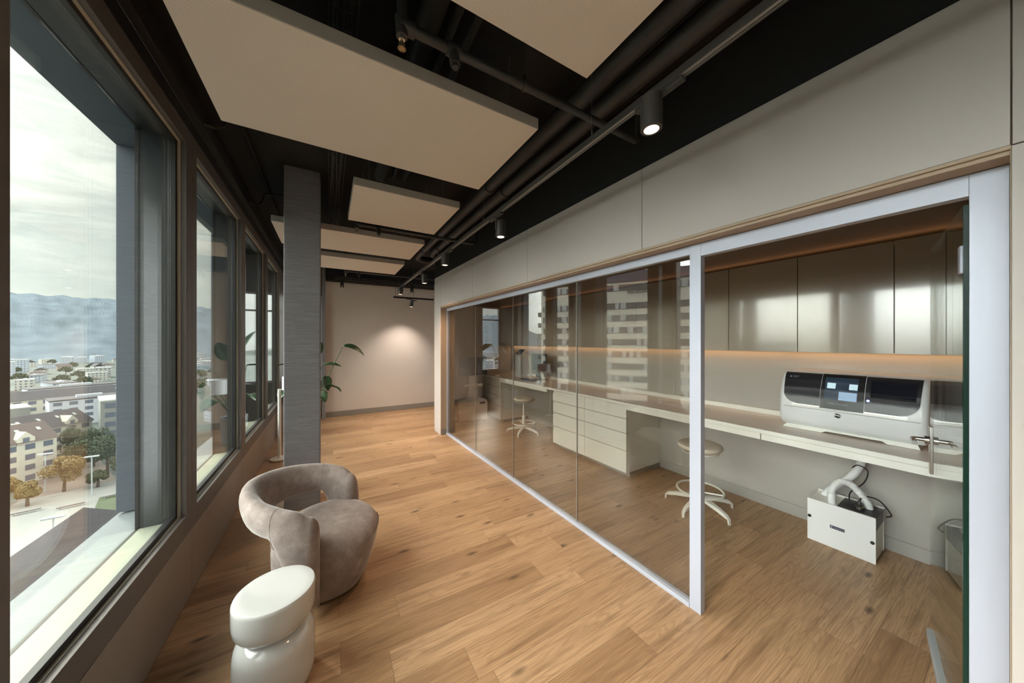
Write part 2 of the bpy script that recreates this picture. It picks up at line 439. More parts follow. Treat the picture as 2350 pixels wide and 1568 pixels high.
# ---------------------------------------------------------------- mesh helpers
class MB:
    def __init__(self):
        self.b = bmesh.new()

    def box(self, x0, x1, y0, y1, z0, z1, mtx=None):
        vs = [self.b.verts.new((x, y, z)) for x in (x0, x1) for y in (y0, y1) for z in (z0, z1)]
        for f in ((0, 1, 3, 2), (4, 6, 7, 5), (0, 4, 5, 1), (2, 3, 7, 6), (0, 2, 6, 4), (1, 5, 7, 3)):
            self.b.faces.new([vs[i] for i in f])
        if mtx is not None:
            for v in vs:
                v.co = mtx @ v.co
        return self

    def prism(self, poly, z0, z1, axis='Z'):
        """poly: 2-D outline; extruded along axis. 'X': poly=(y,z); 'Y': poly=(x,z)"""
        def P(a, c, h):
            return {'Z': (a, c, h), 'X': (h, a, c), 'Y': (a, h, c)}[axis]
        lo = [self.b.verts.new(P(a, c, z0)) for a, c in poly]
        hi_ = [self.b.verts.new(P(a, c, z1)) for a, c in poly]
        n = len(poly)
        self.b.faces.new(lo[::-1])
        self.b.faces.new(hi_)
        for i in range(n):
            j = (i + 1) % n
            self.b.faces.new((lo[i], lo[j], hi_[j], hi_[i]))
        return self

    def tube(self, pts, r, seg=10, caps=True):
        pts = [Vector(p) for p in pts]
        n = len(pts)
        rad = r if isinstance(r, (list, tuple)) else [r] * n
        rings = []
        up = None
        for i, p in enumerate(pts):
            d = (pts[min(i + 1, n - 1)] - pts[max(i - 1, 0)]).normalized()
            if up is None:
                up = Vector((0, 0, 1)) if abs(d.z) < 0.9 else Vector((1, 0, 0))
            a = d.cross(up)
            if a.length < 1e-5:
                a = d.cross(Vector((0, 1, 0)))
            a.normalize()
            c = a.cross(d).normalized()
            up = c
            rings.append([self.b.verts.new(p + (a * math.cos(2 * PI * k / seg) + c * math.sin(2 * PI * k / seg)) * rad[i]) for k in range(seg)])
        for i in range(n - 1):
            for k in range(seg):
                j = (k + 1) % seg
                self.b.faces.new((rings[i][k], rings[i][j], rings[i + 1][j], rings[i + 1][k]))
        if caps:
            self.b.faces.new(rings[0][::-1])
            self.b.faces.new(rings[-1])
        return self

    def lathe(self, prof, cx=0, cy=0, seg=32, mtx=None):
        """prof: list of (r, z)"""
        rings = []
        new = []
        for r, z in prof:
            if r < 1e-6:
                v = self.b.verts.new((cx, cy, z))
                rings.append([v])
                new.append(v)
            else:
                ring = [self.b.verts.new((cx + r * math.cos(2 * PI * k / seg), cy + r * math.sin(2 * PI * k / seg), z)) for k in range(seg)]
                rings.append(ring)
                new += ring
        for a, c in zip(rings, rings[1:]):
            for k in range(seg):
                j = (k + 1) % seg
                if len(a) == 1 and len(c) == 1:
                    continue
                if len(a) == 1:
                    self.b.faces.new((a[0], c[j], c[k]))
                elif len(c) == 1:
                    self.b.faces.new((a[k], a[j], c[0]))
                else:
                    self.b.faces.new((a[k], a[j], c[j], c[k]))
        if len(rings[0]) > 1:
            self.b.faces.new(rings[0][::-1])
        if len(rings[-1]) > 1:
            self.b.faces.new(rings[-1])
        if mtx is not None:
            for v in new:
                v.co = mtx @ v.co
        return self

    def loft(self, rings, closed=True, caps=True):
        rs = [[self.b.verts.new(p) for p in ring] for ring in rings]
        n = len(rs[0])
        for a, c in zip(rs, rs[1:]):
            for k in range(n if closed else n - 1):
                j = (k + 1) % n
                self.b.faces.new((a[k], a[j], c[j], c[k]))
        if caps:
            self.b.faces.new(rs[0][::-1])
            self.b.faces.new(rs[-1])
        return self

    def build(self, name, m, parent=None, smooth=True, bevel=0.0, bseg=2, loc=None, lab=False, sub=0, **tags):
        bmesh.ops.recalc_face_normals(self.b, faces=self.b.faces)
        me = bpy.data.meshes.new(name)
        if smooth:
            for f in self.b.faces:
                f.smooth = True
            for e in self.b.edges:
                if len(e.link_faces) == 2 and e.calc_face_angle(0) > R(35):
                    e.smooth = False
        self.b.to_mesh(me)
        self.b.free()
        me.materials.append(m)
        o = bpy.data.objects.new(name, me)
        COL.objects.link(o)
        if parent is not None:
            o.parent = parent
        if loc is not None:
            o.location = loc
        if lab:
            o.matrix_world = LABM
        if bevel:
            bv = o.modifiers.new('bevel', 'BEVEL')
            bv.width = bevel
            bv.segments = bseg
            bv.limit_method = 'ANGLE'
            bv.angle_limit = R(35)
            bv.harden_normals = False
        if sub:
            ss = o.modifiers.new('sub', 'SUBSURF')
            ss.levels = sub
            ss.render_levels = sub
        for k, v in tags.items():
            o[k] = v
        return o


def tag(o, label=None, cat=None, group=None, kind=None):
    if label:
        o['label'] = label
    if cat:
        o['category'] = cat
    if group:
        o['group'] = group
    if kind:
        o['kind'] = kind
    return o


def thing(name, label, cat, loc=(0, 0, 0), rotz=0.0, group=None, kind=None):
    o = bpy.data.objects.new(name, None)
    o.empty_display_size = 0.1
    COL.objects.link(o)
    o.location = loc
    o.rotation_euler = (0, 0, rotz)
    return tag(o, label, cat, group, kind)


def children(o):
    return [c for c in bpy.data.objects if c.parent == o]


def copy_tree(o, parent=None):
    c = o.copy()
    COL.objects.link(c)
    c.parent = parent
    for ch in children(o):
        copy_tree(ch, c)
    return c


def text(name, body, size, m, parent, mtx, align='LEFT', depth=0.0004):
    cu = bpy.data.curves.new(name, 'FONT')
    cu.body = body
    cu.size = size
    cu.extrude = depth
    cu.align_x = align
    cu.align_y = 'CENTER'
    cu.materials.append(m)
    tmp = bpy.data.objects.new(name + '_curve', cu)
    COL.objects.link(tmp)
    bpy.context.view_layer.update()
    me = bpy.data.meshes.new_from_object(tmp.evaluated_get(bpy.context.evaluated_depsgraph_get()))
    bpy.data.objects.remove(tmp)
    if not me.materials:
        me.materials.append(m)
    o = bpy.data.objects.new(name, me)
    COL.objects.link(o)
    o.parent = parent
    o.matrix_local = mtx
    return o


def spot_light(name, parent, loc, energy, size, color, target=(0, 0, -1), blend=0.7, rad=0.03):
    l = bpy.data.lights.new(name, 'SPOT')
    l.energy = energy
    l.spot_size = R(size)
    l.spot_blend = blend
    l.shadow_soft_size = rad
    l.color = color
    o = bpy.data.objects.new(name, l)
    COL.objects.link(o)
    o.parent = parent
    o.location = loc
    o.rotation_euler = Vector(target).to_track_quat('-Z', 'Y').to_euler()
    return o


def area_light(name, parent, loc, sx, sy, energy, color, target=(0, 0, -1), rotz=0.0):
    l = bpy.data.lights.new(name, 'AREA')
    l.shape = 'RECTANGLE'
    l.size = sx
    l.size_y = sy
    l.energy = energy
    l.color = color
    o = bpy.data.objects.new(name, l)
    COL.objects.link(o)
    o.parent = parent
    o.location = loc
    q = Vector(target).to_track_quat('-Z', 'Y').to_euler()
    o.rotation_euler = (q.x, q.y, q.z + rotz)
    return o


WARM = (1.0, .66, .44)

# ================================================================= SETTING
ZC = 3.25
YB = 7.62        # back wall
YN = -3.2        # wall behind the camera
MB().prism([(-.75, YN), (6.2, YN), (6.2, YB), (-.75, YB)], -.25, 0).build('floor', M['floor'], smooth=False, kind='structure', label='oak plank floor running through the lounge and under the glass partition', category='floor')
MB().box(-1.2, 6.2, YN, YB + .3, ZC, ZC + .3).build('ceiling', M['black'], smooth=False, kind='structure', label='black painted bare ceiling slab above the hanging panels', category='ceiling')

# --- window wall
CW = [-2.855 + 1.4 * i for i in range(8)]        # mullion centres, last 6.945
lw = thing('wall_left', 'window wall with taupe panels below and black paint above the windows', 'wall', kind='structure')
wb = MB()
wb.box(-1.0, -.775, YN, YB, -.25, .41)
wb.build('wall_core', M['lowwall'], lw, smooth=False)
for i, c in enumerate(CW[:-1] + [CW[-1]]):
    y1 = c + 1.4 if i < 7 else YB
    MB().box(-.775, -.75, c + .002, y1 - .002, 0.002, .408).build('low_panel', M['lowwall'], lw, bevel=.0015)
MB().box(-1.0, -.75, YN, YB, 2.92, ZC).build('upper_wall', M['black'], lw, smooth=False)
MB().box(-.95, -.75, YN, CW[0], .41, 2.92).build('end_panel', M['taupe'], lw, smooth=False)
MB().box(-.95, -.75, CW[-1], YB, .41, 2.92).build('end_panel', M['taupe'], lw, smooth=False)


def rect_frame(mb, x0, x1, ya, yb, za, zb, t_, tb=None, tt=None):
    tb = t_ if tb is None else tb
    tt = t_ if tt is None else tt
    mb.box(x0, x1, ya, ya + t_, za, zb)
    mb.box(x0, x1, yb - t_, yb, za, zb)
    mb.box(x0, x1, ya + t_, yb - t_, za, za + tb)
    mb.box(x0, x1, ya + t_, yb - t_, zb - tt, zb)


win_labels = ['furthest window behind the camera', 'window behind the camera', 'window beside the camera', 'nearest window, framing the sky and the rooftops at the left edge', 'second window from the left, showing a strip of sky', 'third window from the left, behind the armchair', 'narrow-looking window just left of the concrete column']
for i in range(7):
    ya, yb = CW[i], CW[i + 1]
    wn = thing('window_%d' % (((i - 3) % 7) + 1), win_labels[i], 'window', kind='structure')
    f = MB()
    rect_frame(f, -.776, -.75, ya + .001, yb - .001, .411, 2.919, .085, .119, .099)
    f.build('window_frame', M['taupe'], wn, bevel=.0015)
    f = MB()
    rect_frame(f, -.790, -.7765, ya + .079, yb - .079, .524, 2.826, .0085)
    f.build('inner_reveal', M['reveal'], wn, smooth=False)
    f = MB()
    rect_frame(f, -.826, -.790, ya + .068, yb - .068, .513, 2.838, .034)
    rect_frame(f, -.815, -.79, ya + .1, yb - .1, .546, 2.805, .010)
    f.build('gasket_frame', M['gasket'], wn, bevel=.002)
    MB().box(-.812, -.804, ya + .103, yb - .103, .55, 2.80).build('glass_pane', M['glass_in'], wn, smooth=False)
    # deep box between inner and outer panes
    MB().box(-.948, -.827, ya + .06, yb - .06, .49, .512).build('sill', M['boxsill'], wn, smooth=False)
    f = MB()
    f.box(-.948, -.827, ya + .001, ya + .085, .49, 2.86)
    f.box(-.948, -.827, yb - .085, yb - .001, .49, 2.86)
    f.box(-.948, -.827, ya + .085, yb - .085, 2.84, 2.86)
    f.build('box_lining', M['boxside'], wn, smooth=False)
    f = MB()
    rect_frame(f, -.965, -.949, ya + .065, yb - .065, .49, 2.86, .022)
    f.build('outer_frame', M['gasket'], wn, smooth=False)
    MB().box(-.961, -.955, ya + .088, yb - .088, .513, 2.837).build('outer_pane', M['glass_in'], wn, smooth=False)
# facade outside: ledge, soffit and piers
fc = thing('facade', 'pale stone facade ledge, soffit and grey piers outside the windows', 'facade', kind='structure')
MB().prism([(-1.19, -.6), (-.967, -.6), (-.967, .492), (-1.19, .47)], YN, YB, 'Y').build('ledge', M['ledge'], fc, smooth=False)
MB().box(-1.19, -.967, YN, YB, 2.88, 3.6).build('soffit', M['ledge_side'], fc, smooth=False)
y = 3.02 - 1.9 * 3
while y < YB:
    MB().box(-1.188, -1.0, y + .02, y + .22, .487, 2.88).build('pier', M['ledge_side'], fc, bevel=.004)
    y += 1.9

# --- back wall with its own window left of a slim pier
bw = thing('wall_back', 'warm plaster end wall lit by one ceiling spot', 'wall', kind='structure')
MB().box(-.10, 6.2, YB, YB + .2, 0, ZC).build('plaster_face', M['plaster'], bw, smooth=False)
f = MB()
f.box(-.75, -.10, YB, YB + .2, 0, .80)
f.box(-.75, -.10, YB, YB + .2, 2.55, ZC)
f.build('window_surround', M['taupe'], bw, smooth=False)
MB().box(-.10, 6.2, YB - .014, YB, 0, .115).build('baseboard_back', M['skirting'], None, bevel=.002, kind='structure', label='grey skirting along the foot of the warm end wall', category='skirting')
wn = thing('window_8', 'small end-wall window with white film, mostly hidden by the concrete column', 'window', kind='structure')
f = MB()
for x0, x1, z0, z1 in ((-.75, -.71, .80, 2.55), (-.14, -.10, .80, 2.55), (-.71, -.14, .80, .84), (-.71, -.14, 2.51, 2.55), (-.71, -.14, 2.18, 2.21)):
    f.box(x0, x1, YB, YB + .06, z0, z1)
f.build('window_frame', M['alu'], wn, smooth=False)
MB().box(-.71, -.14, YB + .03, YB + .038, .84, 2.51).build('glass_pane', M['glass_in'], wn, smooth=False)
MB().box(-.12, -.055, YB - .16, YB - .001, 0, ZC).build('pier', M['concrete'], None, bevel=.004, kind='structure', label='slim grey concrete pier at the left end of the warm end wall', category='pier')
MB().box(-.95, 6.2, YN - .2, YN, 0, ZC).build('wall_near', M['plaster'], None, smooth=False, kind='structure', label='plaster wall behind the camera', category='wall')

# --- concrete column
MB().box(-.36, -.07, 3.575, 3.875, 0, ZC).build('concrete_column', M['concrete'], None, bevel=.006, bseg=3, kind='structure', label='square board-marked dark concrete column behind the armchair', category='column')

# --- partition (lab coordinates u, v)
UP = 1.80
pt = thing('wall_right', 'cream grey panelled wall above and around the glazed lab front', 'wall', kind='structure')
seams = [-3.92, -2.62, -1.32, -.003, 1.275, 2.58, 3.876, 5.18]
for a, c in zip(seams, seams[1:]):
    MB().box(UP, UP + .02, a + .0018, c - .0018, 2.203, 2.727).build('upper_panel', M['partition'], pt, lab=True, bevel=.001)
for a, c in zip(seams[:3], seams[1:4]):
    MB().box(UP, UP + .02, a + .0018, c - .0005, .002, 2.199).build('lower_panel', M['partition'], pt, lab=True, bevel=.001)
# rounded end of the wall
def round_end(z0, z1):
    poly = [(UP, 5.182), (UP, 5.47)]
    for k in range(1, 9):
        a = k / 8 * PI / 2
        poly.append((UP + .10 - .10 * math.cos(a), 5.47 + .10 * math.sin(a)))
    poly += [(UP + .15, 5.57), (UP + .15, 5.55), (UP + .10, 5.55)]
    for k in range(7, -1, -1):
        a = k / 8 * PI / 2
        poly.append((UP + .10 - .08 * math.cos(a), 5.47 + .08 * math.sin(a)))
    poly.append((UP + .02, 5.182))
    return MB().prism(poly, z0, z1)
round_end(2.203, 2.727).build('corner_panel', M['partition'], pt, lab=True)
round_end(.002, 2.199).build('corner_panel', M['partition'], pt, lab=True)
f = MB()
f.box(UP + .0205, 1.98, -3.9, 5.55, 2.202, 2.72)
f.box(UP + .0205, 1.98, -3.9, -.0035, 0, 2.199)
f.box(UP + .0205, 1.95, 5.182, 5.55, 0, 2.199)
f.box(1.95, 2.05, 5.20, 5.97, 0, 2.72)
f.box(2.03, 6.0, 6.0, 6.15, 0, 2.72)
f.build('wall_core', M['partition_edge'], pt, lab=True, smooth=False)
f = MB()
f.box(UP, UP + .1, -.0030, 5.182, 2.190, 2.2025)
f.box(UP + .012, UP + .1, -.0028, 5.18, 2.176, 2.190)
f.box(UP + .0005, 1.899, -.0032, -.0008, 0, 2.19)
f.box(UP + .0005, 1.95, 5.16, 5.1815, 0, 2.19)
f.build('reveal_lining', M['partition_edge'], pt, lab=True, bevel=.002)
MB().box(UP + .004, 1.93, 5.158, 5.1605, 0.001, .10).build('baseboard_jamb', M['skirting'], pt, lab=True, smooth=False)
MB().box(UP + .03, 1.98, -3.9, 5.55, 2.73, ZC - .002).build('wall_upper_black', M['black'], None, lab=True, smooth=False, kind='structure', label='black bulkhead between the cream panels and the ceiling', category='wall')

# glazed front
gf = thing('wall_glass', 'frameless glass lab front in a pale aluminium frame', 'glass wall', kind='structure')
f = MB()
f.box(1.90, 1.945, -.0005, .074, .001, 2.174)          # right jamb
f.box(1.90, 1.945, .957, 1.022, .001, 2.174)          # post
f.box(1.90, 1.945, .074, .957, 2.10, 2.174)           # door head
f.build('door_frame', M['alu'], gf, lab=True, bevel=.0012)
MB().box(1.905, 1.945, 1.022, 5.158, 2.122, 2.174).build('head_rail', M['alu'], gf, lab=True, bevel=.0015)
f = MB()
f.box(1.895, 1.945, 1.022, 5.158, .001, .028)
f.build('floor_rail', M['alu'], gf, lab=True, bevel=.0015)
MB().box(1.905, 1.945, 5.14, 5.158, .028, 2.122).build('end_rail', M['alu'], gf, lab=True, bevel=.0015)
js = [1.022, 2.005, 3.045, 4.05, 5.14]
for a, c in zip(js, js[1:]):
    MB().box(1.922, 1.934, a + .003, c - .003, .029, 2.121).build('glass_pane', M['glass_lab'], gf, lab=True, smooth=False)
for j in js[1:-1]:
    MB().box(1.923, 1.933, j - .0028, j + .0028, .029, 2.121).build('silicone_joint', M['skirting'], gf, lab=True, smooth=False)

# --- door leaf, opened into the lab
dr = thing('door_1', 'clear glass door standing open into the lab at the right edge', 'door', LW(1.952, .082), 0, kind='structure')
dr.rotation_euler = (0, 0, BL + R(9.3))     # local +X runs along the leaf
MB().box(.012, .86, -.006, .006, .03, 2.085).build('glass_leaf', M['glass_green'], dr, smooth=False)
MB().box(0, .0118, -.006, .006, .03, 2.085).build('glass_edge', M['glass_edge'], dr, smooth=False)
MB().box(.0, .86, -.018, .018, .008, .055).build('bottom_seal', M['lamp_metal'], dr, bevel=.003)
for z in (.25, 1.843):
    MB().box(.002, .040, -.013, .013, z, z + .10).build('hinge', M['alu'], dr, bevel=.003)
MB().box(.80, .855, -.012, .012, .90, 1.15).build('lock_plate', M['chrome'], dr, bevel=.003)
for s in (-1, 1):
    h = MB()
    h.tube([(.822, s * .0125, 1.075), (.822, s * .028, 1.075)], .021, 16)
    h.tube([(.822, s * .02, 1.075), (.822, s * .060, 1.075), (.816, s * .067, 1.075), (.80, s * .068, 1.075), (.70, s * .068, 1.075)], .0105, 14)
    h.build('lever', M['chrome'], dr)

# --- lab shell
ls = thing('wall_lab', 'pale lab walls behind the long white desk', 'wall', kind='structure')
MB().box(3.7305, 3.85, -.6, 6.0, 0, 2.7).build('back_face', M['labwall'], ls, lab=True, smooth=False)
MB().box(1.98, 3.73, 5.985, 5.998, 0, 2.7).build('far_face', M['plaster'], ls, lab=True, smooth=False)
MB().box(1.95, 3.85, -.72, -.6, 0, 2.7).build('near_face', M['labwall'], ls, lab=True, smooth=False)
MB().box(1.95, 3.85, -.72, 6.0, 2.335, 2.5).build('ceiling_lab', M['labceil'], None, lab=True, smooth=False, kind='structure', label='brown lit lab ceiling just above the wall cabinets', category='ceiling')
MB().box(3.716, 3.73, -.6, 2.37, 0, .10).build('baseboard_lab', M['labskirt'], None, lab=True, bevel=.002, kind='structure', label='silver skirting on the lab wall under the desk', category='skirting')
MB().box(3.716, 3.73, 3.70, 5.98, 0, .10).build('baseboard_lab', M['labskirt'], None, lab=True, bevel=.002, kind='structure', label='silver skirting on the lab wall behind the further stool', category='skirting')

# ================================================================= CEILING PANELS AND SERVICES
def ceiling_panel(x0, x1, y0, y1, label):
    t = thing('ceiling_panel', label, 'ceiling panel', ((x0 + x1) / 2, (y0 + y1) / 2, 2.80), group='acoustic panels hung in a row')
    a, c = (x1 - x0) / 2, (y1 - y0) / 2
    MB().box(-a + .003, a - .003, -c + .003, c - .003, 0, .012).build('fabric_face', M['panel'], t, smooth=False)
    MB().box(-a, a, -c, c, .002, .062).build('panel_body', M['panel_edge'], t, bevel=.002)
    w_ = MB()
    for sx in (-1, 1):
        for sy in (-1, 1):
            w_.tube([(sx * (a - .12), sy * (c - .12), .06), (sx * (a - .12), sy * (c - .12), ZC - 2.80)], .0012, 5)
    w_.build('hanger_wire', M['track_light'], t)


ceiling_panel(.165, 1.018, .24, 1.057, 'beige ceiling panel cut off by the top edge, nearest the camera')
ceiling_panel(-.504, 1.024, 1.446, 2.262, 'largest-looking beige ceiling panel, long, right above the armchair area')
ceiling_panel(.165, 1.022, 2.667, 3.472, 'short beige ceiling panel to the right of the concrete column')
ceiling_panel(-.495, 1.028, 3.885, 4.71, 'long beige ceiling panel passing behind the top of the column')
ceiling_panel(-.495, 1.028, 5.075, 5.90, 'beige ceiling panel furthest from the camera')


def pipe_thing(name, label, cat, pts, r, joints=(), m='blackgloss', group=None):
    t = thing(name, label, cat, pts[0], group=group)
    o = Vector(pts[0])
    MB().tube([Vector(p) - o for p in pts], r, 18).build('pipe', M[m], t)
    for j in joints:
        j = Vector(j) - o
        d = Vector((0, 1, 0))
        MB().tube([j - d * .035, j - d * .033, j + d * .033, j + d * .035], [r, r + .009, r + .009, r], 18).build('coupling', M[m], t)
    return t


pipe_thing('ceiling_pipe', 'thick black pipe nearer the ceiling panels, running above the light track', 'pipe',
           [(1.30, YN, 3.06), (1.30, 5.35, 3.06), (1.33, 5.50, 3.06), (1.45, 5.60, 3.06), (2.0, 5.66, 3.06)], .056, [(1.30, 2.66, 3.06), (1.30, 5.0, 3.06)], group='twin black ceiling pipes')
pipe_thing('ceiling_pipe', 'thick black pipe nearer the black bulkhead, running above the light track', 'pipe',
           [(1.475, YN, 3.06), (1.475, 5.05, 3.06), (1.50, 5.18, 3.06), (1.60, 5.25, 3.06), (2.0, 5.30, 3.06)], .056, [(1.475, 2.66, 3.06), (1.475, 4.75, 3.06)], group='twin black ceiling pipes')
pipe_thing('ventilation_duct', 'wide black round duct above the gap between ceiling panels', 'duct', [(.42, -1.0, 3.15), (.42, 3.15, 3.15)], .055)
pipe_thing('ceiling_pipe', 'left one of two thin black pipes beside the wide black duct', 'pipe', [(.525, -1.0, 3.15), (.525, 3.10, 3.15)], .022)
pipe_thing('ceiling_pipe', 'right one of two thin black pipes beside the wide black duct', 'pipe', [(.62, -1.0, 3.15), (.62, 3.10, 3.15)], .022)
pipe_thing('ceiling_pipe', 'thin black pipe at the left, leading to the column top', 'pipe', [(-.555, 1.0, 3.2), (-.55, 7.0, 3.2)], .013, m='black')


def sprinkler_line(x0, x1, yy, label, lab2):
    z = 2.86
    t = thing('sprinkler_pipe', label, 'pipe', (x0, yy, z))
    q = MB()
    q.tube([(0, 0, 0), (x1 - x0, 0, 0)], .0195, 16)
    q.tube([(x1 - x0, 0, 0), (x1 - x0 + .02, 0, .012), (x1 - x0 + .03, 0, .05), (x1 - x0 + .03, 0, ZC - z)], .0195, 16)
    q.build('pipe', M['blackgloss'], t)
    q = MB()
    q.tube([(-.012, 0, 0), (.05, 0, 0)], .028, 16)
    q.tube([(0, 0, .03), (0, 0, -.045)], [.027, .022], 16)
    q.tube([(0, 0, .03), (0, 0, ZC - z)], .0195, 16)
    q.build('elbow_fitting', M['blackgloss'], t)
    q = MB()
    q.tube([(.185, 0, 0), (.245, 0, 0)], .027, 16)
    q.tube([(.215, 0, 0), (.215, -.02, -.075)], [.024, .021], 14)
    q.tube([(.215, -.02, -.075), (.215, -.024, -.092)], .014, 6)
    q.build('tee_fitting', M['blackgloss'], t)
    xs = .58
    q = MB()
    q.tube([(xs - .008, 0, 0), (xs + .008, 0, 0)], .024, 16)
    q.box(xs - .008, xs + .008, -.006, .006, .02, .05)
    q.tube([(xs, 0, .04), (xs, 0, ZC - z)], .004, 8)
    q.build('pipe_clamp', M['track'], t)
    s = thing('ceiling_sprinkler', lab2, 'sprinkler', (x0, yy, z - .045))
    MB().tube([(0, 0, 0), (0, 0, -.012)], .013, 8).build('collar', M['chrome'], s)
    q = MB()
    q.tube([(0, 0, -.012), (.011, 0, -.028), (.004, 0, -.045)], .0025, 6)
    q.tube([(0, 0, -.012), (-.011, 0, -.028), (-.004, 0, -.045)], .0025, 6)
    q.tube([(0, 0, -.012), (0, 0, -.04)], .005, 8)
    q.build('bulb_frame', M['brass'], s)
    q = MB()
    for k in range(14):
        a = 2 * PI * k / 14
        q.box(.004, .0165, -.0014, .0014, -.048, -.0465, Matrix.Rotation(a, 4, 'Z'))
    q.tube([(0, 0, -.0485), (0, 0, -.044)], .006, 12)
    q.build('deflector', M['brass'], s)


sprinkler_line(.252, 1.66, 1.295, 'nearest black sprinkler branch crossing under the twin pipes', 'brass sprinkler head nearest the camera, on the big pipe elbow')
sprinkler_line(.262, 1.60, 3.72, 'black sprinkler branch in front of the long panel by the column', 'sprinkler head in front of the long panel by the column')
sprinkler_line(.262, 2.0, 6.30, 'furthest black sprinkler branch, beyond the last ceiling panel', 'sprinkler head furthest from the camera, beyond the last ceiling panel')

# cable tray: wire mesh with cables
t = thing('cable_tray', 'black wire-mesh cable tray running along the ceiling beside the column', 'cable tray', (0, 0, 3.1))
q = MB()
for x in (.0, .03, .06, .09, .12):
    q.box(x - .0018, x + .0018, -1.0, 4.9, -.002, .002)
for x in (.0, .12):
    q.box(x - .0018, x + .0018, -1.0, 4.9, .048, .052)
yy = -1.0
while yy < 4.9:
    q.box(0, .12, yy - .0018, yy + .0018, -.0055, -.002)
    q.box(-.0018, .0018, yy - .0018, yy + .0018, 0, .05)
    q.box(.1182, .1218, yy - .0018, yy + .0018, 0, .05)
    yy += .10
q.build('wire_mesh', M['track'], t, smooth=False)
for i in range(5):
    pts = [(.022 + .019 * i + .006 * math.sin(k * .9 + i * 2), -1.0 + k * .25, .010 + .004 * (i % 2)) for k in range(24)]
    MB().tube(pts, .006, 8).build('cable', M['blackgloss' if i % 2 else 'track'], t)
for yy in (.6, 1.9, 3.2, 4.5):
    MB().box(.057, .063, yy - .01, yy + .01, .002, .15).build('tray_hanger', M['track'], t, smooth=False)

# conduit with looped branches above the windows
t = thing('cable_conduit', 'black trunking over the window heads with bent branch conduits', 'conduit', (-.70, 0, 3.02))
MB().box(-.045, .0, -2.8, 7.4, -.03, .06).build('trunking', M['black'], t, bevel=.004)
for yy in (1.55, 2.75, 4.1, 5.5):
    MB().tube([(-.048, yy, .0), (.05, yy + .02, -.01), (.09, yy + .05, .03), (.12, yy + .07, .14), (.30, yy + .10, .17)], .009, 8).build('branch_conduit', M['blackgloss'], t)
t = thing('cable_bundle', 'coiled black cable bundle tucked by the big ceiling panel corner', 'cable bundle', (-.50, 2.55, 3.12))
for i in range(4):
    pts = [(.045 * math.cos(a / 10 * 2 * PI) * (1 + .1 * i), .012 * i, .06 * math.sin(a / 10 * 2 * PI) + .01 * i) for a in range(11)]
    MB().tube(pts, .005, 6, caps=False).build('cable_loop', M['blackgloss'], t)
MB().box(-.01, .01, -.01, .03, .05, .13).build('bundle_bracket', M['track'], t, smooth=False)

# --- light track with adaptors and spots
def make_track(name, label, length, face=True, m='track'):
    t = thing(name, label, 'light track')
    MB().box(-.017, .017, 0, length, 0, .034).build('rail', M[m], t, bevel=.0015)
    if face:
        q = MB()
        q.box(-.014, -.003, 0.01, length - .01, -.0015, 0)
        q.box(.004, .0075, 0.01, length - .01, -.0015, 0)
        q.box(.0171, .0182, 0.01, length - .01, .004, .018)
        q.build('rail_contacts', M['track_light'], t, smooth=False)
    k = .25
    while k < length:
        MB().tube([(0, k, .034), (0, k, ZC - 2.65)], .0012, 6).build('suspension_wire', M['track_light'], t)
        MB().tube([(0, k, .034), (0, k, .075)], .004, 8).build('wire_clip', M['track_light'], t)
        k += 1.35
    return t


trk = make_track('light_track', 'long suspended light track running the length of the room above the glass front', 6.95)
trk.location = (1.212, -.38, 2.655)
trk['group'] = 'suspended light tracks'


def make_spot(label, side=1, energy=34, lit=True, aim=(0, 0, -1)):
    """origin: axis at the lower rim; the stirrup hangs from the track on one side"""
    t = thing('track_spotlight', label, 'spotlight', group='black cylinder spotlights')
    body = MB()
    body.lathe([(.0415, 0), (.0430, .002), (.0430, .133), (.040, .136), (0, .136)], seg=40)
    body.build('housing', M['track'] if lit else M['black'], t)
    MB().lathe([(.0405, .001), (.0395, .0035), (.026, .030), (.0, .030)], seg=36).build('reflector', M['copper'] if lit else M['chrome'], t)
    # the lens sits just under the reflector's dish so that it shows
    MB().lathe([(.0, .0010), (.0300, .0010), (.0300, -.0008), (.0, -.0018)], seg=36).build('lens', M['bulb'] if lit else M['chrome'], t)
    a = MB()
    a.box(side * .0435, side * .0505, -.009, .009, .062, .150)
    a.build('stirrup', M['track'], t, bevel=.002)
    b = MB()
    b.box(-.015 + side * .047, .015 + side * .047, -.11, .11, .150, .168)
    b.tube([(side * .047, 0, .140), (side * .047, 0, .152)], .012, 12)
    b.build('track_adaptor', M['track'], t, bevel=.003)
    if lit:
        spot_light('spot_lamp', t, (0, 0, -.006), energy, 94, WARM, aim, .9, .03)
    return t


# x offsets: a spot on one side of the rail hangs from an adaptor under it
spots = [(1.165, .83, 1, 'nearest black cylinder spotlight, glowing copper inside, upper right'),
         (1.259, 2.33, -1, 'second black cylinder spotlight along the track'),
         (1.165, 3.52, 1, 'third black cylinder spotlight along the track'),
         (1.259, 4.77, -1, 'fourth black cylinder spotlight along the track'),
         (1.165, 6.12, 1, 'last black cylinder spotlight at the far end of the track')]
for x, yy, sd_, lb in spots:
    s = make_spot(lb, sd_, 34 if yy < 4 else 62)
    if 4 < yy < 5:
        for l_ in children(s):
            if l_.type == 'LIGHT':
                l_.data.spot_size = R(125)
    s.location = (x, yy, 2.655 - .168)
for yy in (-.9, -2.0):
    pass

